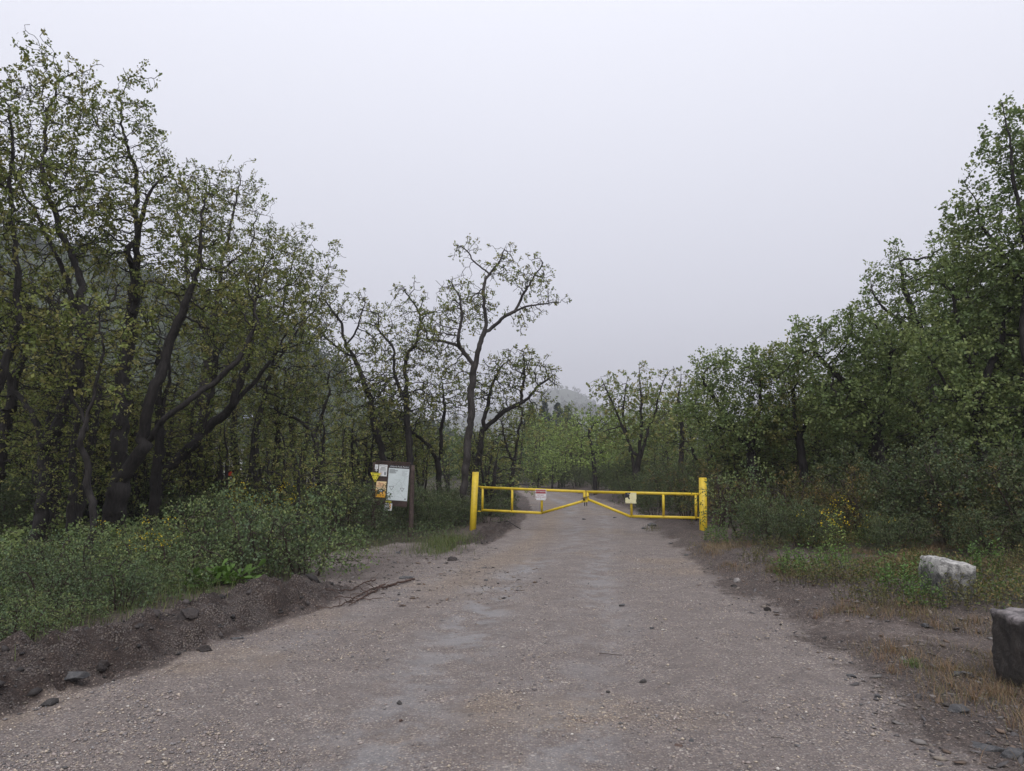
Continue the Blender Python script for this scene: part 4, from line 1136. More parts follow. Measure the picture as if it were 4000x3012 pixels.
RS = [
    (2885, 2280, (.13, .10, .10), 'pale upright stone on the dark right road edge', 'palestone'),
    (2870, 2292, (.12, .10, .06), 'dark stone lying against the pale upright stone', 'blackrock'),
    (2998, 2384, (.13, .10, .09), 'black rock at the right road edge where the verge widens', 'blackrock'),
    (2430, 2363, (.09, .07, .045), 'dark flat stone alone in the middle of the road', 'slate'),
    (2545, 2450, (.07, .05, .03), 'small dark chip on the road right of the lone flat stone', 'slate'),
    (2510, 2655, (.06, .05, .035), 'small dark stone on the gravel below the faint stick', 'blackrock'),
    (2375, 2690, (.05, .04, .03), 'dark pebble left of the small dark stone on the gravel', 'blackrock'),
    (3325, 2640, (.10, .07, .035), 'light grey flat stone at the gravel edge', 'slate'),
    (3430, 2722, (.10, .06, .04), 'grey flat chip by the dry grass at the lower right', 'slate'),
    (3760, 2640, (.22, .13, .06), 'long grey slate lying left of the dark boulder', 'slate'),
    (3740, 2775, (.17, .12, .08), 'dark slate wedge in the dry grass below the long slate', 'slate'),
    (3850, 2915, (.30, .20, .06), 'broad flat slate half buried in the lower right corner', 'slate'),
    (3960, 2950, (.20, .16, .06), 'flat slate against the lower right corner edge', 'slate'),
    (3380, 2355, (.25, .17, .05), 'flat blue grey slab in the weeds left of the white boulder', 'slate'),
    (3330, 2400, (.30, .18, .05), 'flat brown slab among the reddish dry grass', 'redstone'),
    (3185, 2432, (.11, .09, .06), 'brown stone at the start of the trodden trail', 'redstone'),
    (3610, 2475, (.14, .09, .05), 'dark chip beside the trodden trail', 'slate'),
    (3220, 2490, (.07, .06, .05), 'black stone on the trail side gravel', 'blackrock'),
    (3050, 2440, (.05, .04, .03), 'black pebble below the black rock at the road edge', 'blackrock'),
    (2545, 2046, (.42, .24, .16), 'long grey slab of rock under the right gate leaf', 'slate'),
    (2515, 2056, (.22, .18, .06), 'flat stone just left of the long slab under the gate', 'slate'),
    (2400, 2015, (.14, .12, .08), 'rock in the road behind the gate diagonal', 'slate'),
    (2280, 2022, (.16, .12, .08), 'dark rock on the road below the gate latch', 'slate'),
    (2620, 2115, (.14, .10, .05), 'flat dark stone on the right verge near the gate', 'slate'),
    (2680, 2165, (.12, .10, .05), 'flat grey stone on the dark right road edge nearer the camera', 'slate'),
    (1765, 2185, (.20, .14, .10), 'dark clod on the edge of the dirt landing', 'blackrock'),
    (1552, 2137, (.15, .11, .05), 'grey flat stone on the dirt landing below the notice board', 'slate'),
    (1590, 2260, (.28, .12, .05), 'long flat grey stone at the road side end of the roots', 'slate'),
    (1900, 2265, (.09, .07, .04), 'small flat stone left of the road centre', 'slate'),
    (1560, 2740, (.045, .04, .03), 'single dark pebble on the near left part of the road', 'blackrock'),
    (1565, 2815, (.05, .03, .025), 'reddish chip below the dark pebble on the near left road', 'redstone'),
    (2650, 2912, (.07, .05, .03), 'reddish grey stone at the bottom of the road', 'redstone'),
    (2700, 2895, (.05, .04, .02), 'thin dark chip beside the reddish stone at the bottom', 'slate'),
    (280, 2690, (.26, .16, .10), 'grey rock lump low on the left bank', 'slate'),
    (195, 2755, (.18, .12, .08), 'dark rock at the foot of the left bank', 'blackrock'),
    (395, 2640, (.11, .09, .09), 'black clod in the middle of the left bank', 'blackrock'),
    (1160, 2395, (.16, .12, .11), 'black clod at the upper end of the left bank', 'blackrock'),
    (740, 2490, (.22, .16, .14), 'dark earth lump half way along the left bank', 'blackrock'),
    (800, 2545, (.15, .12, .10), 'dark earth lump near the road edge of the left bank', 'blackrock'),
    (930, 2500, (.16, .08, .03), 'thin flat stone on the road edge under the bank', 'slate'),
]
for i, (px, py, sz, lab, mt) in enumerate(RS):
    nm = 'clod' if ('clod' in lab or 'lump' in lab and 'rock' not in lab) else ('slab' if 'slab' in lab or 'slate' in lab else 'stone')
    rock(nm, px, py, sz, lab, 'soilclod' if nm == 'clod' else mt, 500 + i, cat='clod' if nm == 'clod' else 'stone', sink=.42 if nm == 'clod' else .22, rz=(i * 1.3) % 3.1 - .4 if sz[0] < .2 else ((i * .37) % .5), cuts=14, amp=.06 if nm != 'clod' else .26, boxy=.2, sub=4, cutd=(.38, .85) if nm != 'clod' else (.6, .95))

# ------------------------------------------------------------------ small mesh builder
class MB:
    def __init__(s): s.v = []; s.f = []; s.m = []; s.mats = []
    def mi(s, mat):
        if mat not in s.mats: s.mats.append(mat)
        return s.mats.index(mat)
    def add(s, vs, fs, mat):
        o = len(s.v); s.v += [tuple(map(float, q)) for q in vs]; i = s.mi(mat)
        for f in fs: s.f.append(tuple(o + k for k in f)); s.m.append(i)
    def box(s, c, h, mat, M3=None):
        c = np.array(c); vs = []
        for a in (-1, 1):
            for b in (-1, 1):
                for d in (-1, 1):
                    q = np.array([a * h[0], b * h[1], d * h[2]]); vs.append(c + (q if M3 is None else M3 @ q))
        s.add(vs, [(0, 1, 3, 2), (4, 6, 7, 5), (0, 4, 5, 1), (2, 3, 7, 6), (0, 2, 6, 4), (1, 5, 7, 3)], mat)
    def tube(s, a, b, r, mat, n=18, cap=True, r2=None, seg=1, wob=0):
        a = np.array(a, float); b = np.array(b, float); d = (b - a) / np.linalg.norm(b - a)
        u = np.cross(d, [.31, .77, .55]); u /= np.linalg.norm(u); w = np.cross(d, u); r2 = r if r2 is None else r2
        vs = []
        for k in range(seg + 1):
            t = k / seg
            for i in range(n):
                g = 2 * math.pi * i / n; rr = (r + (r2 - r) * t) * (1 + wob * math.sin(i * 2.7 + k * 1.9))
                vs.append(a + (b - a) * t + rr * (math.cos(g) * u + math.sin(g) * w))
        fs = [(k * n + i, k * n + (i + 1) % n, (k + 1) * n + (i + 1) % n, (k + 1) * n + i) for k in range(seg) for i in range(n)]
        if cap: fs += [tuple(range(n))[::-1], tuple(seg * n + i for i in range(n))]
        s.add(vs, fs, mat)
    def path(s, pts, r, mat, n=8):
        for a, b in zip(pts[:-1], pts[1:]): s.tube(a, b, r, mat, n)
    def text(s, body, size, o, ux, uy, mat, lift=.002, align='CENTER'):
        cu = bpy.data.curves.new('t', 'FONT'); cu.body = body; cu.size = size; cu.align_x = align; cu.align_y = 'CENTER'
        ob = bpy.data.objects.new('t', cu); C.objects.link(ob)
        me = bpy.data.meshes.new_from_object(ob.evaluated_get(bpy.context.evaluated_depsgraph_get()))
        nz = np.cross(ux, uy)
        vs = [np.array(o) + ux * v.co.x + uy * v.co.y + nz * lift for v in me.vertices]
        s.add(vs, [tuple(p.vertices) for p in me.polygons], mat)
        bpy.data.objects.remove(ob); bpy.data.curves.remove(cu); bpy.data.meshes.remove(me)
    def poly2(s, pts, o, ux, uy, mat, lift=.001, thick=None):
        nz = np.cross(ux, uy); top = [np.array(o) + ux * p[0] + uy * p[1] + nz * lift for p in pts]; n = len(pts)
        if thick is None: s.add(top, [tuple(range(n))], mat)
        else:
            bot = [q - nz * thick for q in top]
            s.add(top + bot, [tuple(range(n)), tuple(range(2 * n - 1, n - 1, -1))] + [(i, i + n, (i + 1) % n + n, (i + 1) % n) for i in range(n)], mat)
    def rect2(s, x0, y0, x1, y1, o, ux, uy, mat, lift=.001, thick=None):
        s.poly2([(x0, y0), (x1, y0), (x1, y1), (x0, y1)], o, ux, uy, mat, lift, thick)
    def line2(s, pts, w, o, ux, uy, mat, lift=.0015):
        for (x0, y0), (x1, y1) in zip(pts[:-1], pts[1:]):
            dx, dy = x1 - x0, y1 - y0; l = math.hypot(dx, dy) + 1e-9; px_, py_ = -dy / l * w / 2, dx / l * w / 2
            s.poly2([(x0 - px_, y0 - py_), (x1 - px_, y1 - py_), (x1 + px_, y1 + py_), (x0 + px_, y0 + py_)], o, ux, uy, mat, lift)
    def build(s, name, parent=None, origin=(0, 0, 0), smooth=False):
        me = bpy.data.meshes.new(name); og = np.array(origin, float)
        me.from_pydata([tuple(np.array(q) - og) for q in s.v], [], s.f)
        for m in s.mats: me.materials.append(m)
        me.polygons.foreach_set('material_index', s.m)
        if smooth:
            me.polygons.foreach_set('use_smooth', [len(f) == 4 for f in s.f])
        me.update()
        return link(name, me, parent, None if parent else origin)

# ------------------------------------------------------------------ gate
PLx = at(1852, 1960, 19.2); PRx = at(2745, 1980, 16.6)
A2, B2 = np.array([PLx[0], PLx[1]]), np.array([PRx[0], PRx[1]])
gdir = np.array([B2[0] - A2[0], B2[1] - A2[1], 0]); gdir /= np.linalg.norm(gdir)
gnrm = np.cross(gdir, [0, 0, 1])      # faces the camera
if gnrm[1] > 0: gnrm = -gnrm
UP = np.array([0, 0, 1.0])
def gate_pt(px, py):
    d = ray(px, py); n = gnrm; p0 = np.array([A2[0], A2[1], 0]); c = np.array([0, 0, EYE])
    t = ((p0 - c) @ n) / (d @ n); return c + d * t
def gpost(top, bot, r, label, hinges):
    t = gate_pt(*top); b = gate_pt(*bot); ax = (t - b) / np.linalg.norm(t - b); b = b - ax * .5
    root = empty('gate_post', (b + ax * .5), label, 'gate post')
    mb = MB(); mb.tube(b, t, r, M['yellow'], 28, True); mb.tube(t - ax * .002, t + ax * .006, r * .93, M['yellow'], 28)
    mb.build('pipe', root, b + ax * .5, True)
    for h in hinges:
        hp = gate_pt(*h); m2 = MB(); m2.box(hp, (.045, .022, .012), M['yellow'], np.stack([gdir, gnrm, UP], 1)); m2.tube(hp + gdir * (.04 if hinges[0][0] < 2000 else -.04) - UP * .03, hp + gdir * (.04 if hinges[0][0] < 2000 else -.04) + UP * .04, .012, M['steel'], 10)
        m2.build('hinge_pin', root, b + ax * .5)
    return root
gpost((1858, 1845), (1846, 2078), .085, 'yellow steel gate post leaning slightly, at the left end of the gate', [(1875, 1900), (1873, 1997)])
gpost((2745, 1867), (2748, 2105), .086, 'yellow steel gate post half hidden by shrub leaves at the right end', [(2729, 1930), (2729, 2022)])

def leaf_gate(label, pts, rails, sign, latch_px):
    o0 = gate_pt(*pts[0]); root = empty('gate_leaf', o0, label, 'gate')
    for nm, a, b, r in rails:
        mb = MB(); mb.tube(gate_pt(*a), gate_pt(*b), r, M['yellow'], 18); mb.build(nm, root, o0, True)
    sign(root, o0)
    mb = MB(); p = gate_pt(*latch_px); mb.box(p + gnrm * .045, (.035, .008, .03), M['yellow'], np.stack([gdir, gnrm, UP], 1)); mb.tube(p - UP * .02 + gnrm * .02, p - UP * .12 + gnrm * .02, .012, M['steel'], 10)
    mb.build('latch', root, o0)
    return root

def sign_np(root, o0):
    c = gate_pt(2116, 1930) + gnrm * .055
    w, h = .285 / 2, .235 / 2
    mb = MB(); ux, uy = gdir, UP
    mb.rect2(-w * .85, -h - .03, w * .85, -h + .01, c - gnrm * .006, ux, uy, M['white'], 0, .003)
    mb.rect2(-w, -h, w, h, c, ux, uy, M['white'], .0, .004)
    mb.rect2(-w + .008, h * .12, w - .008, h - .008, c, ux, uy, M['red'], .002)
    mb.text('NO PARKING', .055, c + uy * (h * .54), ux, uy, M['white'], .004)
    mb.text('DO NOT', .046, c - uy * (h * .22), ux, uy, M['red'], .004)
    mb.text('BLOCK GATE', .046, c - uy * (h * .64), ux, uy, M['red'], .004)
    for sx, sy in ((0, h - .012), (0, -h + .008)):
        q = c + uy * sy; mb.tube(q, q + gnrm * .007, .006, M['steel'], 8)
    mb.build('no_parking_sign', root, o0)['label'] = 'red and white no parking sign'

def sign_blank(root, o0):
    c = gate_pt(2467, 1945) + gnrm * .055; w, h = .27 / 2, .25 / 2
    mb = MB(); ux, uy = gdir, UP
    mb.rect2(-w, -h, w, h, c, ux, uy, M['pale_yellow'], 0, .004)
    mb.poly2([(-w, h), (-w, 0), (-w * .55, .01), (-w * .38, -.03), (-w * .2, -.035), (-w * .18, .0), (-w * .32, .02), (-w * .22, .05), (-w * .28, .085), (-.01, h - .02), (-.005, h)], c, ux, uy, M['black'], .002)
    mb.rect2(-w * .62, h * .72, -w * .3, h * .76, c, ux, uy, M['white'], .004)
    mb.poly2([(w, -.02), (w * .9, -.035), (w * .93, -.07), (w * .87, -.09), (w, -.1)], c, ux, uy, M['black'], .002)
    for sx in (-.9, 0, .9):
        q = c + ux * w * sx + uy * (-h * .88); mb.tube(q, q + gnrm * .007, .006, M['steel'], 8)
    mb.build('peeled_sign', root, o0)['label'] = 'pale sign plate with most of its black face peeled away'

RB = .033
leaf_gate('left leaf of the yellow pipe gate, carrying the red and white sign', [(1885, 1904)],
          [('top_rail', (1877, 1904), (2286, 1921), RB), ('bottom_rail', (1883, 1993), (2117, 2004), RB), ('diagonal_brace', (2117, 2004), (2283, 1956), RB * .95), ('upright', (1886, 1900), (1884, 1996), RB * .9),
           ('upright', (2001, 1909), (2000, 1999), RB * .9), ('upright', (2117, 1914), (2116, 2006), RB * .9), ('upright', (2283, 1921), (2283, 1961), RB)], sign_np, (2285, 1957))
leaf_gate('right leaf of the yellow pipe gate, carrying the plain peeled sign', [(2717, 1930)],
          [('top_rail', (2291, 1921.5), (2729, 1931), RB), ('bottom_rail', (2463, 2017), (2718, 2023), RB), ('diagonal_brace', (2297, 1951), (2463, 2018), RB * .95), ('upright', (2718, 1928), (2719, 2026), RB * .9),
           ('upright', (2591, 1928), (2592, 2021), RB * .9), ('upright', (2466, 1926), (2467, 2019), RB * .9), ('upright', (2296, 1922), (2296, 1959), RB)], sign_blank, (2293, 1956))
def chain():
    c = gate_pt(2289, 1943); o = c.copy(); root = empty('chain', o, 'dark chain with padlock tied round the meeting ends of the gate leaves', 'chain')
    mb = MB(); pts = []
    for i in range(26):
        a = 2 * math.pi * i / 25; pts.append(c + gdir * .078 * math.cos(a) + gnrm * .052 * math.sin(a) + UP * (.02 * math.cos(a)))
    mb.path(pts, .008, M['steel'], 6)
    mb.path([c + gnrm * .05 + gdir * -.02, c + gnrm * .055 + gdir * -.09 - UP * .03], .008, M['steel'], 6)
    mb.build('chain_links', root, o)
    m2 = MB(); p = c + gnrm * .055 - UP * .05 - gdir * .03; m2.box(p, (.022, .01, .025), M['steel'], np.stack([gdir, gnrm, UP], 1)); m2.build('padlock', root, o)
chain()

# ------------------------------------------------------------------ notice board
def notice_board():
    D = 17.8
    roll = R(-3.6)
    ux = np.array([math.cos(roll), -.06, math.sin(roll)]); ux /= np.linalg.norm(ux)
    uy = np.array([-math.sin(roll), 0, math.cos(roll)]); uy -= (uy @ ux) * ux; uy /= np.linalg.norm(uy)
    nz = np.cross(ux, uy)         # faces the camera
    s = D / F
    o = at(1530, 1890, D)
    def loc(px, py): return np.array([(px - 1530) * s, -(py - 1890) * s])
    # pixel offsets are undone by the roll so the board stays square
    cr, sr = math.cos(-roll), math.sin(-roll)
    def L2(px, py):
        q = loc(px, py); return np.array([q[0] * cr - q[1] * sr, q[0] * sr + q[1] * cr])
    zb = g1(o[0], D)
    root = empty('notice_board', (o[0], o[1], zb), 'brown wooden notice board on two posts with map and warning sheets', 'notice board')
    org = (o[0], o[1], zb)
    P3 = lambda q, l=0: o + ux * q[0] + uy * q[1] + nz * l
    # posts
    for px, top, bot, sc in ((1462, 1806, 2075, 1.0), (1608, 1818, 2068, 1.0)):
        a = P3(L2(px - 2, bot), -.02); a[2] = zb - .3; b = P3(L2(px, top), -.02)
        b = P3(L2(px + (0 if px < 1500 else 2), top), -.02)
        mb = MB(); mb.tube(a, b, .060, M['postwood'], 14, True, .054, 14, .05); mb.build('post', root, org, True)
    # planks
    x0, y1 = L2(1462, 1815); x1, y0 = L2(1595, 1975)
    x0, x1, y0, y1 = -.40, .42, -.53, .50
    mb = MB(); nb = 6; hh = (y1 - y0) / nb
    for i in range(nb):
        mb.box(P3(((x0 + x1) / 2, y0 + hh * (i + .5)), .03), ((x1 - x0) / 2, .02, hh / 2 - .004), M['plank'], np.stack([ux, -nz, uy], 1))
    mb.box(P3(((x0 + x1) / 2, y1 + .022), .03), ((x1 - x0) / 2 + .01, .035, .018), M['plank'], np.stack([ux, -nz, uy], 1))
    mb.build('back_boards', root, org)
    F0 = .054
    def sheet(name, x0, y0, x1, y1, mat, fn=None, label=None, lift=F0, poly=None):
        m = MB(); c = P3(((x0 + x1) / 2, (y0 + y1) / 2), lift); w, h = (x1 - x0) / 2, (y1 - y0) / 2
        if poly: m.poly2(poly, c, ux, uy, mat, 0, .004)
        else: m.rect2(-w, -h, w, h, c, ux, uy, mat, 0, .004)
        if fn: fn(m, c, w, h)
        ob = m.build(name, root, org)
        if label: ob['label'] = label
    def q(px, py): return tuple(L2(px, py))
    def lines(m, c, xa, ya, n, dy, wmin, wmax, mat, th, seed):
        rr = random.Random(seed)
        for i in range(n): 
            wq = rr.uniform(wmin, wmax); m.rect2(xa, ya - i * dy - th, xa + wq, ya - i * dy, c, ux, uy, mat, .0015)
    # map: photo corners (1517,1823)-(1600,1955)
    mx0, my0, mx1, my1 = -.085, -.385, .415, .455
    def mapfn(m, c, w, h):
        m.rect2(-w, h - .075, w, h, c, ux, uy, M['black'], .0012)
        m.text('North Fork Park', .055, c + uy * (h - .037), ux, uy, M['white'], .003)
        for sx in (-.82, .85):
            m.poly2([(w * sx + .02 * math.cos(a), h - .037 + .02 * math.sin(a)) for a in np.linspace(0, 6.28, 9)[:-1]], c, ux, uy, M['grey_ink'], .003)
        lines(m, c, -w + .02, h - .105, 6, .017, .12, .22, M['black'], .007, 1)
        lines(m, c, w - .17, h - .12, 9, .016, .06, .14, M['grey_ink'], .003, 2)
        rr = random.Random(4)
        for i in range(17):
            x, y = rr.uniform(-w * .8, w * .6), rr.uniform(-h * .6, h * .45); pts = [(x, y)]; a = rr.uniform(-1, 1)
            for k in range(9):
                a += rr.uniform(-.7, .7); x += .034 * math.cos(a); y += .03 * math.sin(a)
                x = min(max(x, -w * .92), w * .92); y = min(max(y, -h * .85), h * .5); pts.append((x, y))
            m.line2(pts, .0035, c, ux, uy, M['mapgreen'] if i % 3 else M['grey_ink'], .0015)
        for sx, sy, t in ((-.6, -.30, .055), (.45, -.36, .05)):
            X, Y = sx * w, sy * h; m.line2([(X - t, Y + t * .6), (X + t, Y + t * .6), (X, Y - t), (X - t, Y + t * .6)], .012, c, ux, uy, M['grey_ink'], .002)
        m.poly2([(w * .72, -h * .93), (w * .88, -h * .93), (w * .8, -h * .84)], c, ux, uy, M['black'], .002)
    sheet('map_panel', mx0, my0, mx1, my1, M['paper'], mapfn, 'pale trail map with a black title strip')
    def bearfn(m, c, w, h):
        m.rect2(-w, -h, w, -h * .1, c, ux, uy, M['orange'], .001); m.rect2(-w, -h, w, -h * .62, c, ux, uy, M['amber'], .0016)
        m.text('Bear', .075, c + uy * (h * .72), ux, uy, M['red'], .003); m.text('country', .075, c + uy * (h * .44), ux, uy, M['red'], .003)
        lines(m, c, -w * .7, h * .22, 2, .028, .16, .17, M['grey_ink'], .010, 3)
        lines(m, c, -w * .75, -h * .66, 2, .035, .17, .18, M['plank'], .010, 5)
        body = [(-.085, -.035), (-.08, .02), (-.05, .045), (.0, .04), (.035, .05), (.065, .04), (.095, .02), (.09, .005), (.06, .0), (.055, -.02), (.065, -.055), (.045, -.055), (.03, -.02), (-.02, -.02), (-.01, -.055), (-.035, -.055), (-.05, -.025), (-.065, -.055), (-.085, -.055)]
        m.poly2([(x * 1.0, y * 1.1 - h * .26) for x, y in body], c, ux, uy, M['black'], .003)
        m.poly2([(-.045, -h * .26 + .0), (-.03, -h * .26 + .033), (.03, -h * .26 + .028), (.04, -h * .26 + .0)], c, ux, uy, M['white'], .0045)
    sheet('bear_poster', -.365, -.335, -.118, .045, M['cream'], bearfn, 'cream to amber poster with a walking bear')
    def papfn(m, c, w, h):
        m.text('NO DOGS', .036, c + uy * (h * .78), ux, uy, M['black'], .002)
        for i in range(4): m.rect2(-w * (.55 + .1 * i), h * (.55 - i * .2), w * (.55 + .1 * i), h * (.48 - i * .2), c, ux, uy, M['black'] if i < 3 else M['grey_ink'], .0015)
        lines(m, c, -w * .8, -h * .25, 5, .022, .05, .08, M['red'], .006, 6)
        m.poly2([(w * .3, -h * .25), (w * .85, -h * .25), (w * .8, -h * .7), (w * .58, -h * .88), (w * .35, -h * .7)], c, ux, uy, M['grey_ink'], .0015)
    sheet('rules_sheet', -.325, .17, -.125, .445, M['white'], papfn, 'white sheet of printed rules')
    def arrfn(m, c, w, h):
        m.rect2(-w, -h, w, -h * .15, c, ux, uy, M['black'], .001)
        m.line2([(0, -h * .85), (0, -h * .3)], .014, c, ux, uy, M['white'], .003); m.line2([(-w * .75, -h * .55), (0, -h * .25), (w * .75, -h * .55)], .013, c, ux, uy, M['white'], .003)
        lines(m, c, -w * .7, h * .6, 2, .03, .05, .06, M['grey_ink'], .008, 7)
    sheet('arrow_sign', -.425, .255, -.345, .44, M['white'], arrfn, 'narrow sign with a white arrow on black', F0 + .015)
    def trifn(m, c, w, h):
        for X, Y in ((-.06, .05), (.06, .05), (0, -.055)):
            m.rect2(X - .019, Y - .019, X + .019, Y + .019, c, ux, uy, M['black'], .002); m.rect2(X - .005, Y - .008, X + .006, Y + .01, c, ux, uy, M['brightyellow'], .004)
        m.line2([(-.03, .05), (.03, .05)], .008, c, ux, uy, M['black'], .002); m.line2([(-.05, .015), (-.02, -.03)], .008, c, ux, uy, M['black'], .002); m.line2([(.05, .015), (.02, -.03)], .008, c, ux, uy, M['black'], .002)
        m.text('YIELD TO', .02, c + uy * .012, ux, uy, M['black'], .002); m.rect2(-.09, .09, .09, .098, c, ux, uy, M['black'], .002)
    tr = [(-.128, .115), (.128, .115), (0, -.118)]
    sheet('triangle_sign', -.52, .01, -.26, .24, M['brightyellow'], trifn, 'yellow downward pointing triangle sign', F0 + .035, tr)
    # lower strip and small sheet hang below the boards on the bottom plank
    def okfn(m, c, w, h): m.text('E-BIKES', .034, c, ux, uy, M['black'], .002)
    oc = [(.075 * math.copysign(1, math.cos(a)) * (abs(math.cos(a)) ** .5), .021 * math.copysign(1, math.sin(a)) * (abs(math.sin(a)) ** .6)) for a in np.linspace(.15, 6.43, 17)[:-1]]
    sheet('strip_sign', -.105, -.447, .045, -.405, M['brightyellow'], okfn, 'small rounded yellow strip sign', F0 + .002, oc)
    def smfn(m, c, w, h):
        for i in range(4): m.rect2(-w * .75, h * (.75 - i * .38), w * .15, h * (.62 - i * .38), c, ux, uy, M['grey_ink'], .0015)
        for i in range(5):
            X, Y = w * (.35 + .22 * (i % 2)), h * (.8 - i * .3); m.poly2([(X, Y + .02), (X + .02, Y), (X, Y - .02), (X - .02, Y)], c, ux, uy, M['amber'], .002)
        for i in range(4): m.rect2(-w * .75 + i * .045, -h * .88, -w * .75 + i * .045 + .02, -h * .72, c, ux, uy, M['black'], .0015)
    sheet('arrows_sheet', -.115, -.635, .065, -.465, M['white'], smfn, 'white sheet with amber arrow diamonds', F0 + .004)
notice_board()

# ------------------------------------------------------------------ small far things in the left wood
def solar_pole():
    D = 33; b = base_at(965, D); t = at(970, 1628, D)
    root = empty('solar_panel_pole', b, 'thin pale pole carrying a small tilted solar panel among the left trees', 'solar panel')
    mb = MB(); mb.tube(b - [0, 0, .2], t, .016, M['steel'], 10); mb.build('pole', root, b)
    ux = np.array([.93, .05, .1]); ux /= np.linalg.norm(ux); uy = np.array([.25, .75, .6]); uy -= (uy @ ux) * ux; uy /= np.linalg.norm(uy)
    m = MB(); m.rect2(-.2, -.15, .2, .15, t, ux, uy, M['alu'], .02, .03); m.build('panel_frame', root, b)
    m = MB(); m.rect2(-.18, -.13, .18, .13, t, ux, uy, M['panel_glass'], .024); m.build('panel', root, b)
    m = MB(); m.tube(t, t + np.array([0.03, 0, .25]), .008, M['alu'], 6); m.build('antenna', root, b)
solar_pole()
def marker():
    D = 19.0; b = base_at(903, D); t = at(901, 1845, D); b2 = at(903, 1935, D)
    root = empty('marker_post', b, 'dark marker post with a red orange head and white band in the left wood', 'marker post')
    m = MB(); m.tube(b - [0, 0, .1], at(902, 1862, D), .022, M['steel'], 10); m.build('post', root, b)
    m = MB(); m.tube(at(902, 1868, D), at(902, 1860, D), .026, M['white'], 10); m.build('white_band', root, b)
    m = MB(); m.box(at(901, 1852, D), (.045, .03, .04), M['redorange']); m.tube(at(901, 1846, D), t + [0, 0, .02], .024, M['redorange'], 10); m.tube(at(896, 1852, D), at(907, 1852, D), .018, M['redorange'], 8)
    m.build('head', root, b)
marker()
def shed():
    D = 46; c = base_at(855, D)
    root = empty('white_shed', c, 'small white shed glimpsed through the saplings at the left', 'shed')
    w, d, h = .95, .9, 2.1
    m = MB()
    for sx in (-1, 1): m.box(c + [sx * w, 0, h / 2 - .1], (.04, d, h / 2 + .1), M['shedwall'])
    for sy in (-1, 1): m.box(c + [0, sy * d, h / 2 - .1], (w - .042, .04, h / 2 + .1), M['shedwall'])
    m.build('wall', root, c)
    m = MB(); m.poly2([(-w - .15, h + .01), (w + .15, h + .01), (w + .15, h + .09), (0, h + .55), (-w - .15, h + .09)], c + [0, -d - .15, 0], np.array([1., 0, 0]), UP, M['shedroof'], 0, 2 * d + .3); m.build('roof', root, c)
    m = MB(); m.rect2(-.38, .05, .38, 1.95, c + [0, -d - .04, 0], np.array([1., 0, 0]), UP, M['shedroof'], .02, .02); m.build('door', root, c)
shed()

# ------------------------------------------------------------------ fallen branch, roots, twigs
def stick(name, pts2, r, label, cat, mat, seed, jit=.02, lift=.02, branches=0):
    rng = np.random.default_rng(seed)
    pts = []
    for px, py in pts2:
        x, y = gp(px, py); pts.append([x, y, g1(x, y) + lift])
    P = resample(pts, .05) ; P += rng.normal(0, jit * .5, P.shape) * [1, 1, .5]
    n = len(P); par = [-1] + list(range(n - 1)); P = list(P)
    for b in range(branches):
        j = int(rng.integers(1, n - 1)); d = rng.normal(0, 1, 3) * [1, 1, .08]; d /= np.linalg.norm(d); prev = j
        for k in range(int(rng.integers(3, 9))):
            P.append(P[prev] + d * .045 + rng.normal(0, .012, 3) + [0, 0, .004]); par.append(prev); prev = len(P) - 1
    pos = np.array(P); par = np.array(par); rr, main, kids = radii(par, r * .35, r, 1)
    Vv, Ff = tubes(pos, par, rr, main, rng, .1, thick=(.02, .004))
    o = link(name, np_mesh(name, Vv - pos[0], Ff, [M[mat]], smooth=True), None, pos[0])
    return tag(o, label, cat)
stick('fallen_branch', [(1945, 2040), (1985, 2052), (2032, 2066)], .035, 'dark fallen branch lying in the ditch beside the left gate post', 'branch', 'bark', 1, .01, .06)
M['root'] = bark_mat('red_root', (.030, .018, .014), (.10, .058, .043))
stick('exposed_root', [(1620, 2268), (1540, 2290), (1470, 2312), (1410, 2345), (1360, 2372)], .014, 'reddish exposed root running down the end of the bank to the road', 'root', 'root', 2, .02, .02, 9)
stick('exposed_root', [(1500, 2290), (1430, 2320), (1330, 2375), (1240, 2385)], .011, 'thinner root curling along the foot of the bank', 'root', 'root', 3, .02, .02, 8)
stick('exposed_root', [(1470, 2275), (1420, 2290), (1370, 2320), (1250, 2350)], .009, 'fine root above the others on the crumbling bank', 'root', 'root', 4, .02, .03, 8)
stick('twig', [(2340, 2543), (2400, 2549), (2430, 2551)], .010, 'pale twig lying across the middle of the road', 'twig', 'postwood', 5, .004, .012)
stick('twig', [(3010, 2890), (3065, 2896)], .006, 'short dark twig on the near gravel at the right', 'twig', 'bark', 6, .004, .01)
stick('twig', [(720, 2600), (680, 2615), (640, 2640)], .006, 'thin twig on the road near the left bank', 'twig', 'postwood', 7, .006, .01)
stick('twig', [(1500, 2410), (1545, 2400)], .008, 'straw coloured twig on the road below the roots', 'twig', 'palestone', 8, .004, .01)

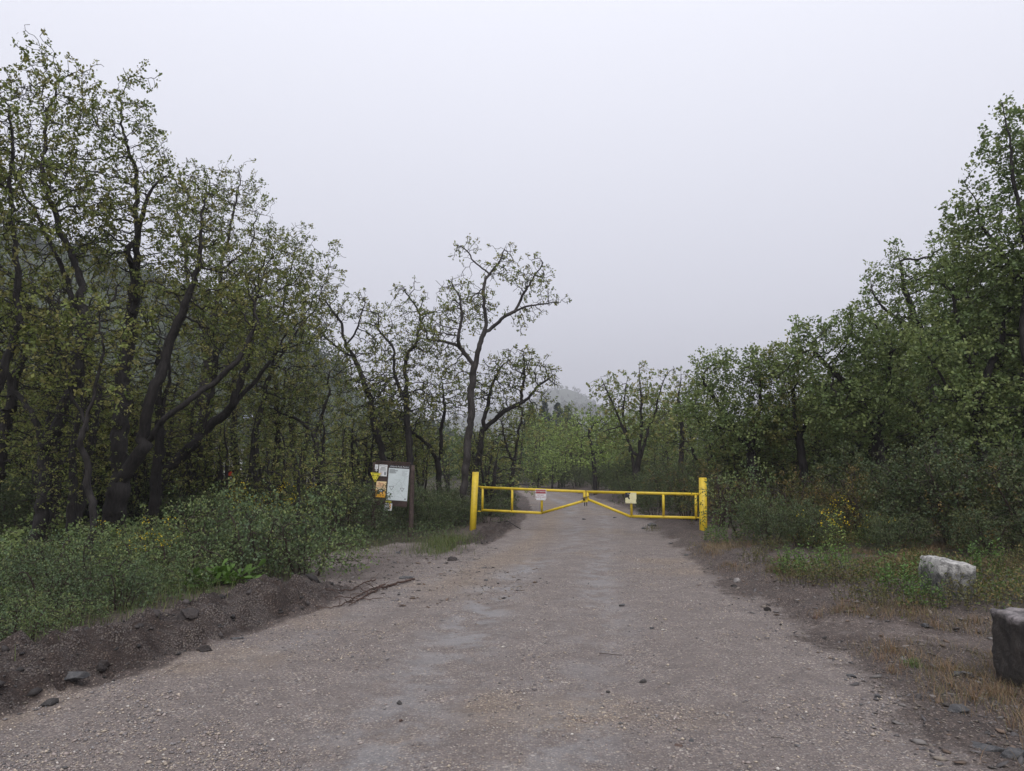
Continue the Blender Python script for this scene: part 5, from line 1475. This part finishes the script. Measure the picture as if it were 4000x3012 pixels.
# ------------------------------------------------------------------ distance: hills, forest, firs
def hill(name, label, xs, ridge, y0, y1, seed, mat, n=(160, 60), amp=3):
    """ridge: list of (x, z) along the crest at distance y1; rises from the plain at y0"""
    X = np.linspace(xs[0], xs[1], n[0]); T = np.linspace(0, 1, n[1])
    rx = np.array([q[0] for q in ridge]); rz = np.array([q[1] for q in ridge])
    XX, TT = np.meshgrid(X, T)
    top = np.interp(XX, rx, rz)
    YY = y0 + (y1 - y0) * TT * 1.5
    zz = top * np.where(TT < .67, sstep(0, .67, TT), 1 - .5 * sstep(.67, 1, TT)) - 2
    zz = zz + amp * fbm(XX / 18, YY / 18, seed, 4) * sstep(0, .2, TT)
    idx = np.arange(XX.size).reshape(XX.shape)
    qd = np.stack([idx[:-1, :-1], idx[:-1, 1:], idx[1:, 1:], idx[1:, :-1]], -1).reshape(-1, 4)
    P = np.stack([XX.ravel(), YY.ravel(), zz.ravel()], -1)
    tag(link(name, np_mesh(name, P, [qd], [mat], smooth=True)), label, None, None, 'structure')
    return P
hm = NT('wooded_slope'); hc = hm.new('ShaderNodeTexCoord').outputs['Object']
hm.l(hm.ramp(hm.noise(hc, .25, 8, .7), [(.35, (.018, .028, .016)), (.65, (.06, .085, .035))]), hm.b.inputs['Base Color']); hm.b.inputs['Roughness'].default_value = .9
hm.l(hm.bump(hm.noise(hc, .35, 6, .7), 1.5), hm.b.inputs['Normal'])
def pz(px, py, D): q = at(px, py, D); return (q[0], q[2])
D1 = 210
P1 = hill('left_hill', 'dark wooded hillside behind the left trees, fading into fog', (-240, 20), [pz(-900, 700, D1), pz(0, 860, D1), pz(500, 1030, D1), pz(800, 1150, D1), pz(1050, 1230, D1), pz(1230, 1330, D1), pz(1400, 1520, D1), pz(1560, 1640, D1), pz(1800, 1720, D1), (20, -2)], 110, D1, 7, hm.m, amp=4)
D2 = 1150
P2 = hill('far_hill', 'pale hill far beyond the road, almost lost in fog', (-480, 900), [pz(1500, 1700, D2), pz(1900, 1610, D2), pz(2080, 1560, D2), pz(2150, 1520, D2), pz(2200, 1512, D2), pz(2270, 1540, D2), pz(2350, 1600, D2), pz(2600, 1680, D2), pz(3000, 1720, D2), (900, 10)], 880, D2, 13, hm.m, amp=7)
D3 = 800
P3_ = hill('middle_hill', 'faint lower slope in front of the far hill', (-180, 500), [pz(1700, 1760, D3), pz(2080, 1640, D3), pz(2180, 1585, D3), pz(2300, 1590, D3), pz(2500, 1640, D3), pz(2900, 1700, D3), (500, 5)], 600, D3, 19, hm.m, amp=5)
def forest(name, label, pts, hgt, rng, nl, L, pal):
    pts = np.array(pts); n = len(pts)
    sc = hgt * rng.uniform(.6, 1.25, n)
    q = rng.normal(0, 1, (n, nl, 3)); q /= np.linalg.norm(q, axis=2, keepdims=True); q *= rng.random((n, nl, 1)) ** .35
    q = q * np.array([.5, .5, .55]) + rng.normal(0, .05, (n, nl, 3))
    b = pts[:, None, :] + (q + [0, 0, .5]) * sc[:, None, None]
    pal = np.array(pal); col = np.repeat(pal[rng.integers(0, len(pal), n)] * rng.uniform(.75, 1.25, (n, 1)), nl, 0)
    Vv, Ff, cc = leaves(rng, b.reshape(-1, 3), rng.normal(0, 1, (n * nl, 3)), L, col * rng.uniform(.8, 1.2, (n * nl, 1)), True, .7, 1.3)
    tag(link(name, np_mesh(name, Vv, Ff, [M['leaf']], cc)), label, None, None, 'stuff')
rng = np.random.default_rng(31)
k1 = P1[rng.integers(0, len(P1), 1500)]; k1 = k1 + rng.normal(0, 1, k1.shape) * [1.5, 1.5, 0]; k1 = k1[k1[:, 1] < D1 * 1.12]
forest('hillside_forest', 'dark wood covering the left hillside in fog', k1, 5.0, rng, 110, .75, [(.05, .075, .032), (.06, .09, .036), (.04, .062, .034)])
k2 = P2[rng.integers(0, len(P2), 3200)]; k2 = k2[k2[:, 1] < 1440]; k2 = k2 + rng.normal(0, 1, k2.shape) * [3, 3, 0]
k3 = P3_[rng.integers(0, len(P3_), 1600)]; k3 = k3[k3[:, 1] < D3 * 1.15]; k3 = k3 + rng.normal(0, 1, k3.shape) * [2, 2, 0]
forest('far_forest', 'woods on the far hills beyond the road', np.vstack([k2, k3]), 7, rng, 40, 2.3, [(.05, .07, .035), (.045, .06, .035)])
xx = rng.uniform(-40, 75, 420); yy = rng.uniform(62, 125, 420)
okk = ~((xx < -8) & (yy < 80))
forest('woodland_belt', 'continuous wood beyond the far end of the road', np.column_stack([xx, yy, 0 * xx - .3])[okk], 4.6, rng, 170, .42, [(.085, .125, .04), (.07, .105, .036), (.10, .13, .045)])
# firs
def fir_mesh(seed, h):
    rng = np.random.default_rng(seed); P = []; par = []
    m = 24
    for i in range(m): P.append(np.array([0, 0, h * i / (m - 1)])); par.append(-1 if i == 0 else i - 1)
    lb = []; ld = []
    for i in range(3, m):
        t = i / (m - 1); R_ = (1 - t) * h * .30 + .12
        for a in rng.random(9) * 6.28:
            prev = i; d = np.array([math.cos(a), math.sin(a), .10 - .35 * (1 - t)])
            ns = max(2, int(R_ / .35) + 1); rl = R_ * rng.uniform(.7, 1.1)
            for k in range(1, ns + 1):
                p = P[i] + d * rl * k / ns; P.append(p); par.append(prev); prev = len(P) - 1
                for _ in range(7):
                    lb.append(p + rng.normal(0, .09, 3)); ld.append(d + rng.normal(0, .7, 3) - [0, 0, .2])
    pos = np.array(P); par = np.array(par); r, main, kids = radii(par, .01, .16, 1)
    wood = tubes(pos, par, r, main, rng)
    col = np.array([.022, .045, .028]) * rng.uniform(.7, 1.3, (len(lb), 1))
    lv = leaves(rng, np.array(lb), np.array(ld), .38, col, True, .5, .7)
    return wood, lv
fw = fir_mesh(71, 9)
Df = 120
def fir(px, top, sc_h, label, src=None, rz=0):
    t = at(px, top, Df); z0 = t[2] - 9 * sc_h; loc = (t[0], Df, z0)
    if src is None:
        o = make_plant('fir_tree', loc, label, 'tree', None, fw[0], fw[1], M['bark']); o.scale = (sc_h * 1.1, sc_h * 1.1, sc_h); return o
    return copy_plant(src, loc, rz, (sc_h * 1.1, sc_h * 1.1, sc_h), label)
f1 = fir(2126, 1572, 1.0, 'larger pointed fir below the foggy hill beyond the gate')
fir(2178, 1580, .95, 'smaller pointed fir to the right of the larger one below the foggy hill', f1, 2)
fir(2075, 1590, 1.0, 'faint fir partly hidden by the oak twigs left of the larger fir', f1, 4)
fir(2214, 1592, .9, 'broad topped fir at the right end of the fir row', f1, 5)

# ------------------------------------------------------------------ air
def haze():
    bm = bmesh.new(); bmesh.ops.create_cube(bm, size=1); me = bpy.data.meshes.new('haze')
    x0, x1, y0, y1, z0, z1 = -1100, 1100, -39, 1640, -9, 175
    for v in bm.verts:
        v.co = ((x0 + x1) / 2 + v.co.x * (x1 - x0), (y0 + y1) / 2 + v.co.y * (y1 - y0), (z0 + z1) / 2 + v.co.z * (z1 - z0))
    bm.to_mesh(me); bm.free()
    m = bpy.data.materials.new('haze'); m.use_nodes = True; t = m.node_tree; t.nodes.remove(t.nodes['Principled BSDF'])
    pv = t.nodes.new('ShaderNodeVolumePrincipled'); pv.inputs['Density'].default_value = HAZE; pv.inputs['Color'].default_value = (.92, .92, .97, 1); pv.inputs['Anisotropy'].default_value = .2
    t.links.new(pv.outputs[0], t.nodes['Material Output'].inputs['Volume'])
    me.materials.append(m); tag(link('haze', me), 'pale fog filling the valley', None, None, 'stuff')
HAZE = .0007
haze()

# ------------------------------------------------------------------ light
w = bpy.data.worlds.new('World'); bpy.context.scene.world = w; w.use_nodes = True
nt = w.node_tree; bg = nt.nodes['Background']; outw = nt.nodes['World Output']
sky = nt.nodes.new('ShaderNodeTexSky'); sky.sky_type = 'NISHITA'; sky.sun_disc = False; sky.sun_elevation = R(52); sky.sun_rotation = R(190); sky.dust_density = 6; sky.air_density = 1
hs = nt.nodes.new('ShaderNodeHueSaturation'); hs.inputs['Saturation'].default_value = .25; nt.links.new(sky.outputs[0], hs.inputs['Color'])
nt.links.new(hs.outputs[0], bg.inputs[0]); bg.inputs[1].default_value = .05
tc = nt.nodes.new('ShaderNodeTexCoord'); sx = nt.nodes.new('ShaderNodeSeparateXYZ'); nt.links.new(tc.outputs['Generated'], sx.inputs[0])
rp = nt.nodes.new('ShaderNodeValToRGB'); e = rp.color_ramp.elements
e[0].position = 0; e[0].color = (.33, .335, .39, 1); e[1].position = .55; e[1].color = (.80, .81, .90, 1)
e2 = e.new(.20); e2.color = (.53, .535, .61, 1); nt.links.new(sx.outputs[2], rp.inputs[0])
bg2 = nt.nodes.new('ShaderNodeBackground'); nt.links.new(rp.outputs[0], bg2.inputs[0]); bg2.inputs[1].default_value = 1.08
ad = nt.nodes.new('ShaderNodeAddShader'); nt.links.new(bg.outputs[0], ad.inputs[0]); nt.links.new(bg2.outputs[0], ad.inputs[1]); nt.links.new(ad.outputs[0], outw.inputs[0])
sd = bpy.data.lights.new('sun', 'SUN'); sd.energy = .9; sd.angle = R(40); sd.color = (1, .98, .95)
so = bpy.data.objects.new('sun', sd); so.rotation_euler = (R(38), 0, R(10)); C.objects.link(so)

sc = bpy.context.scene
sc.view_settings.view_transform = 'Standard'; sc.view_settings.look = 'None'; sc.view_settings.exposure = 0; sc.view_settings.gamma = 1
sc.cycles.use_denoising = True
sc.cycles.max_bounces = 6; sc.cycles.diffuse_bounces = 2; sc.cycles.transmission_bounces = 4; sc.cycles.volume_bounces = 1
sc.cycles.transparent_max_bounces = 4
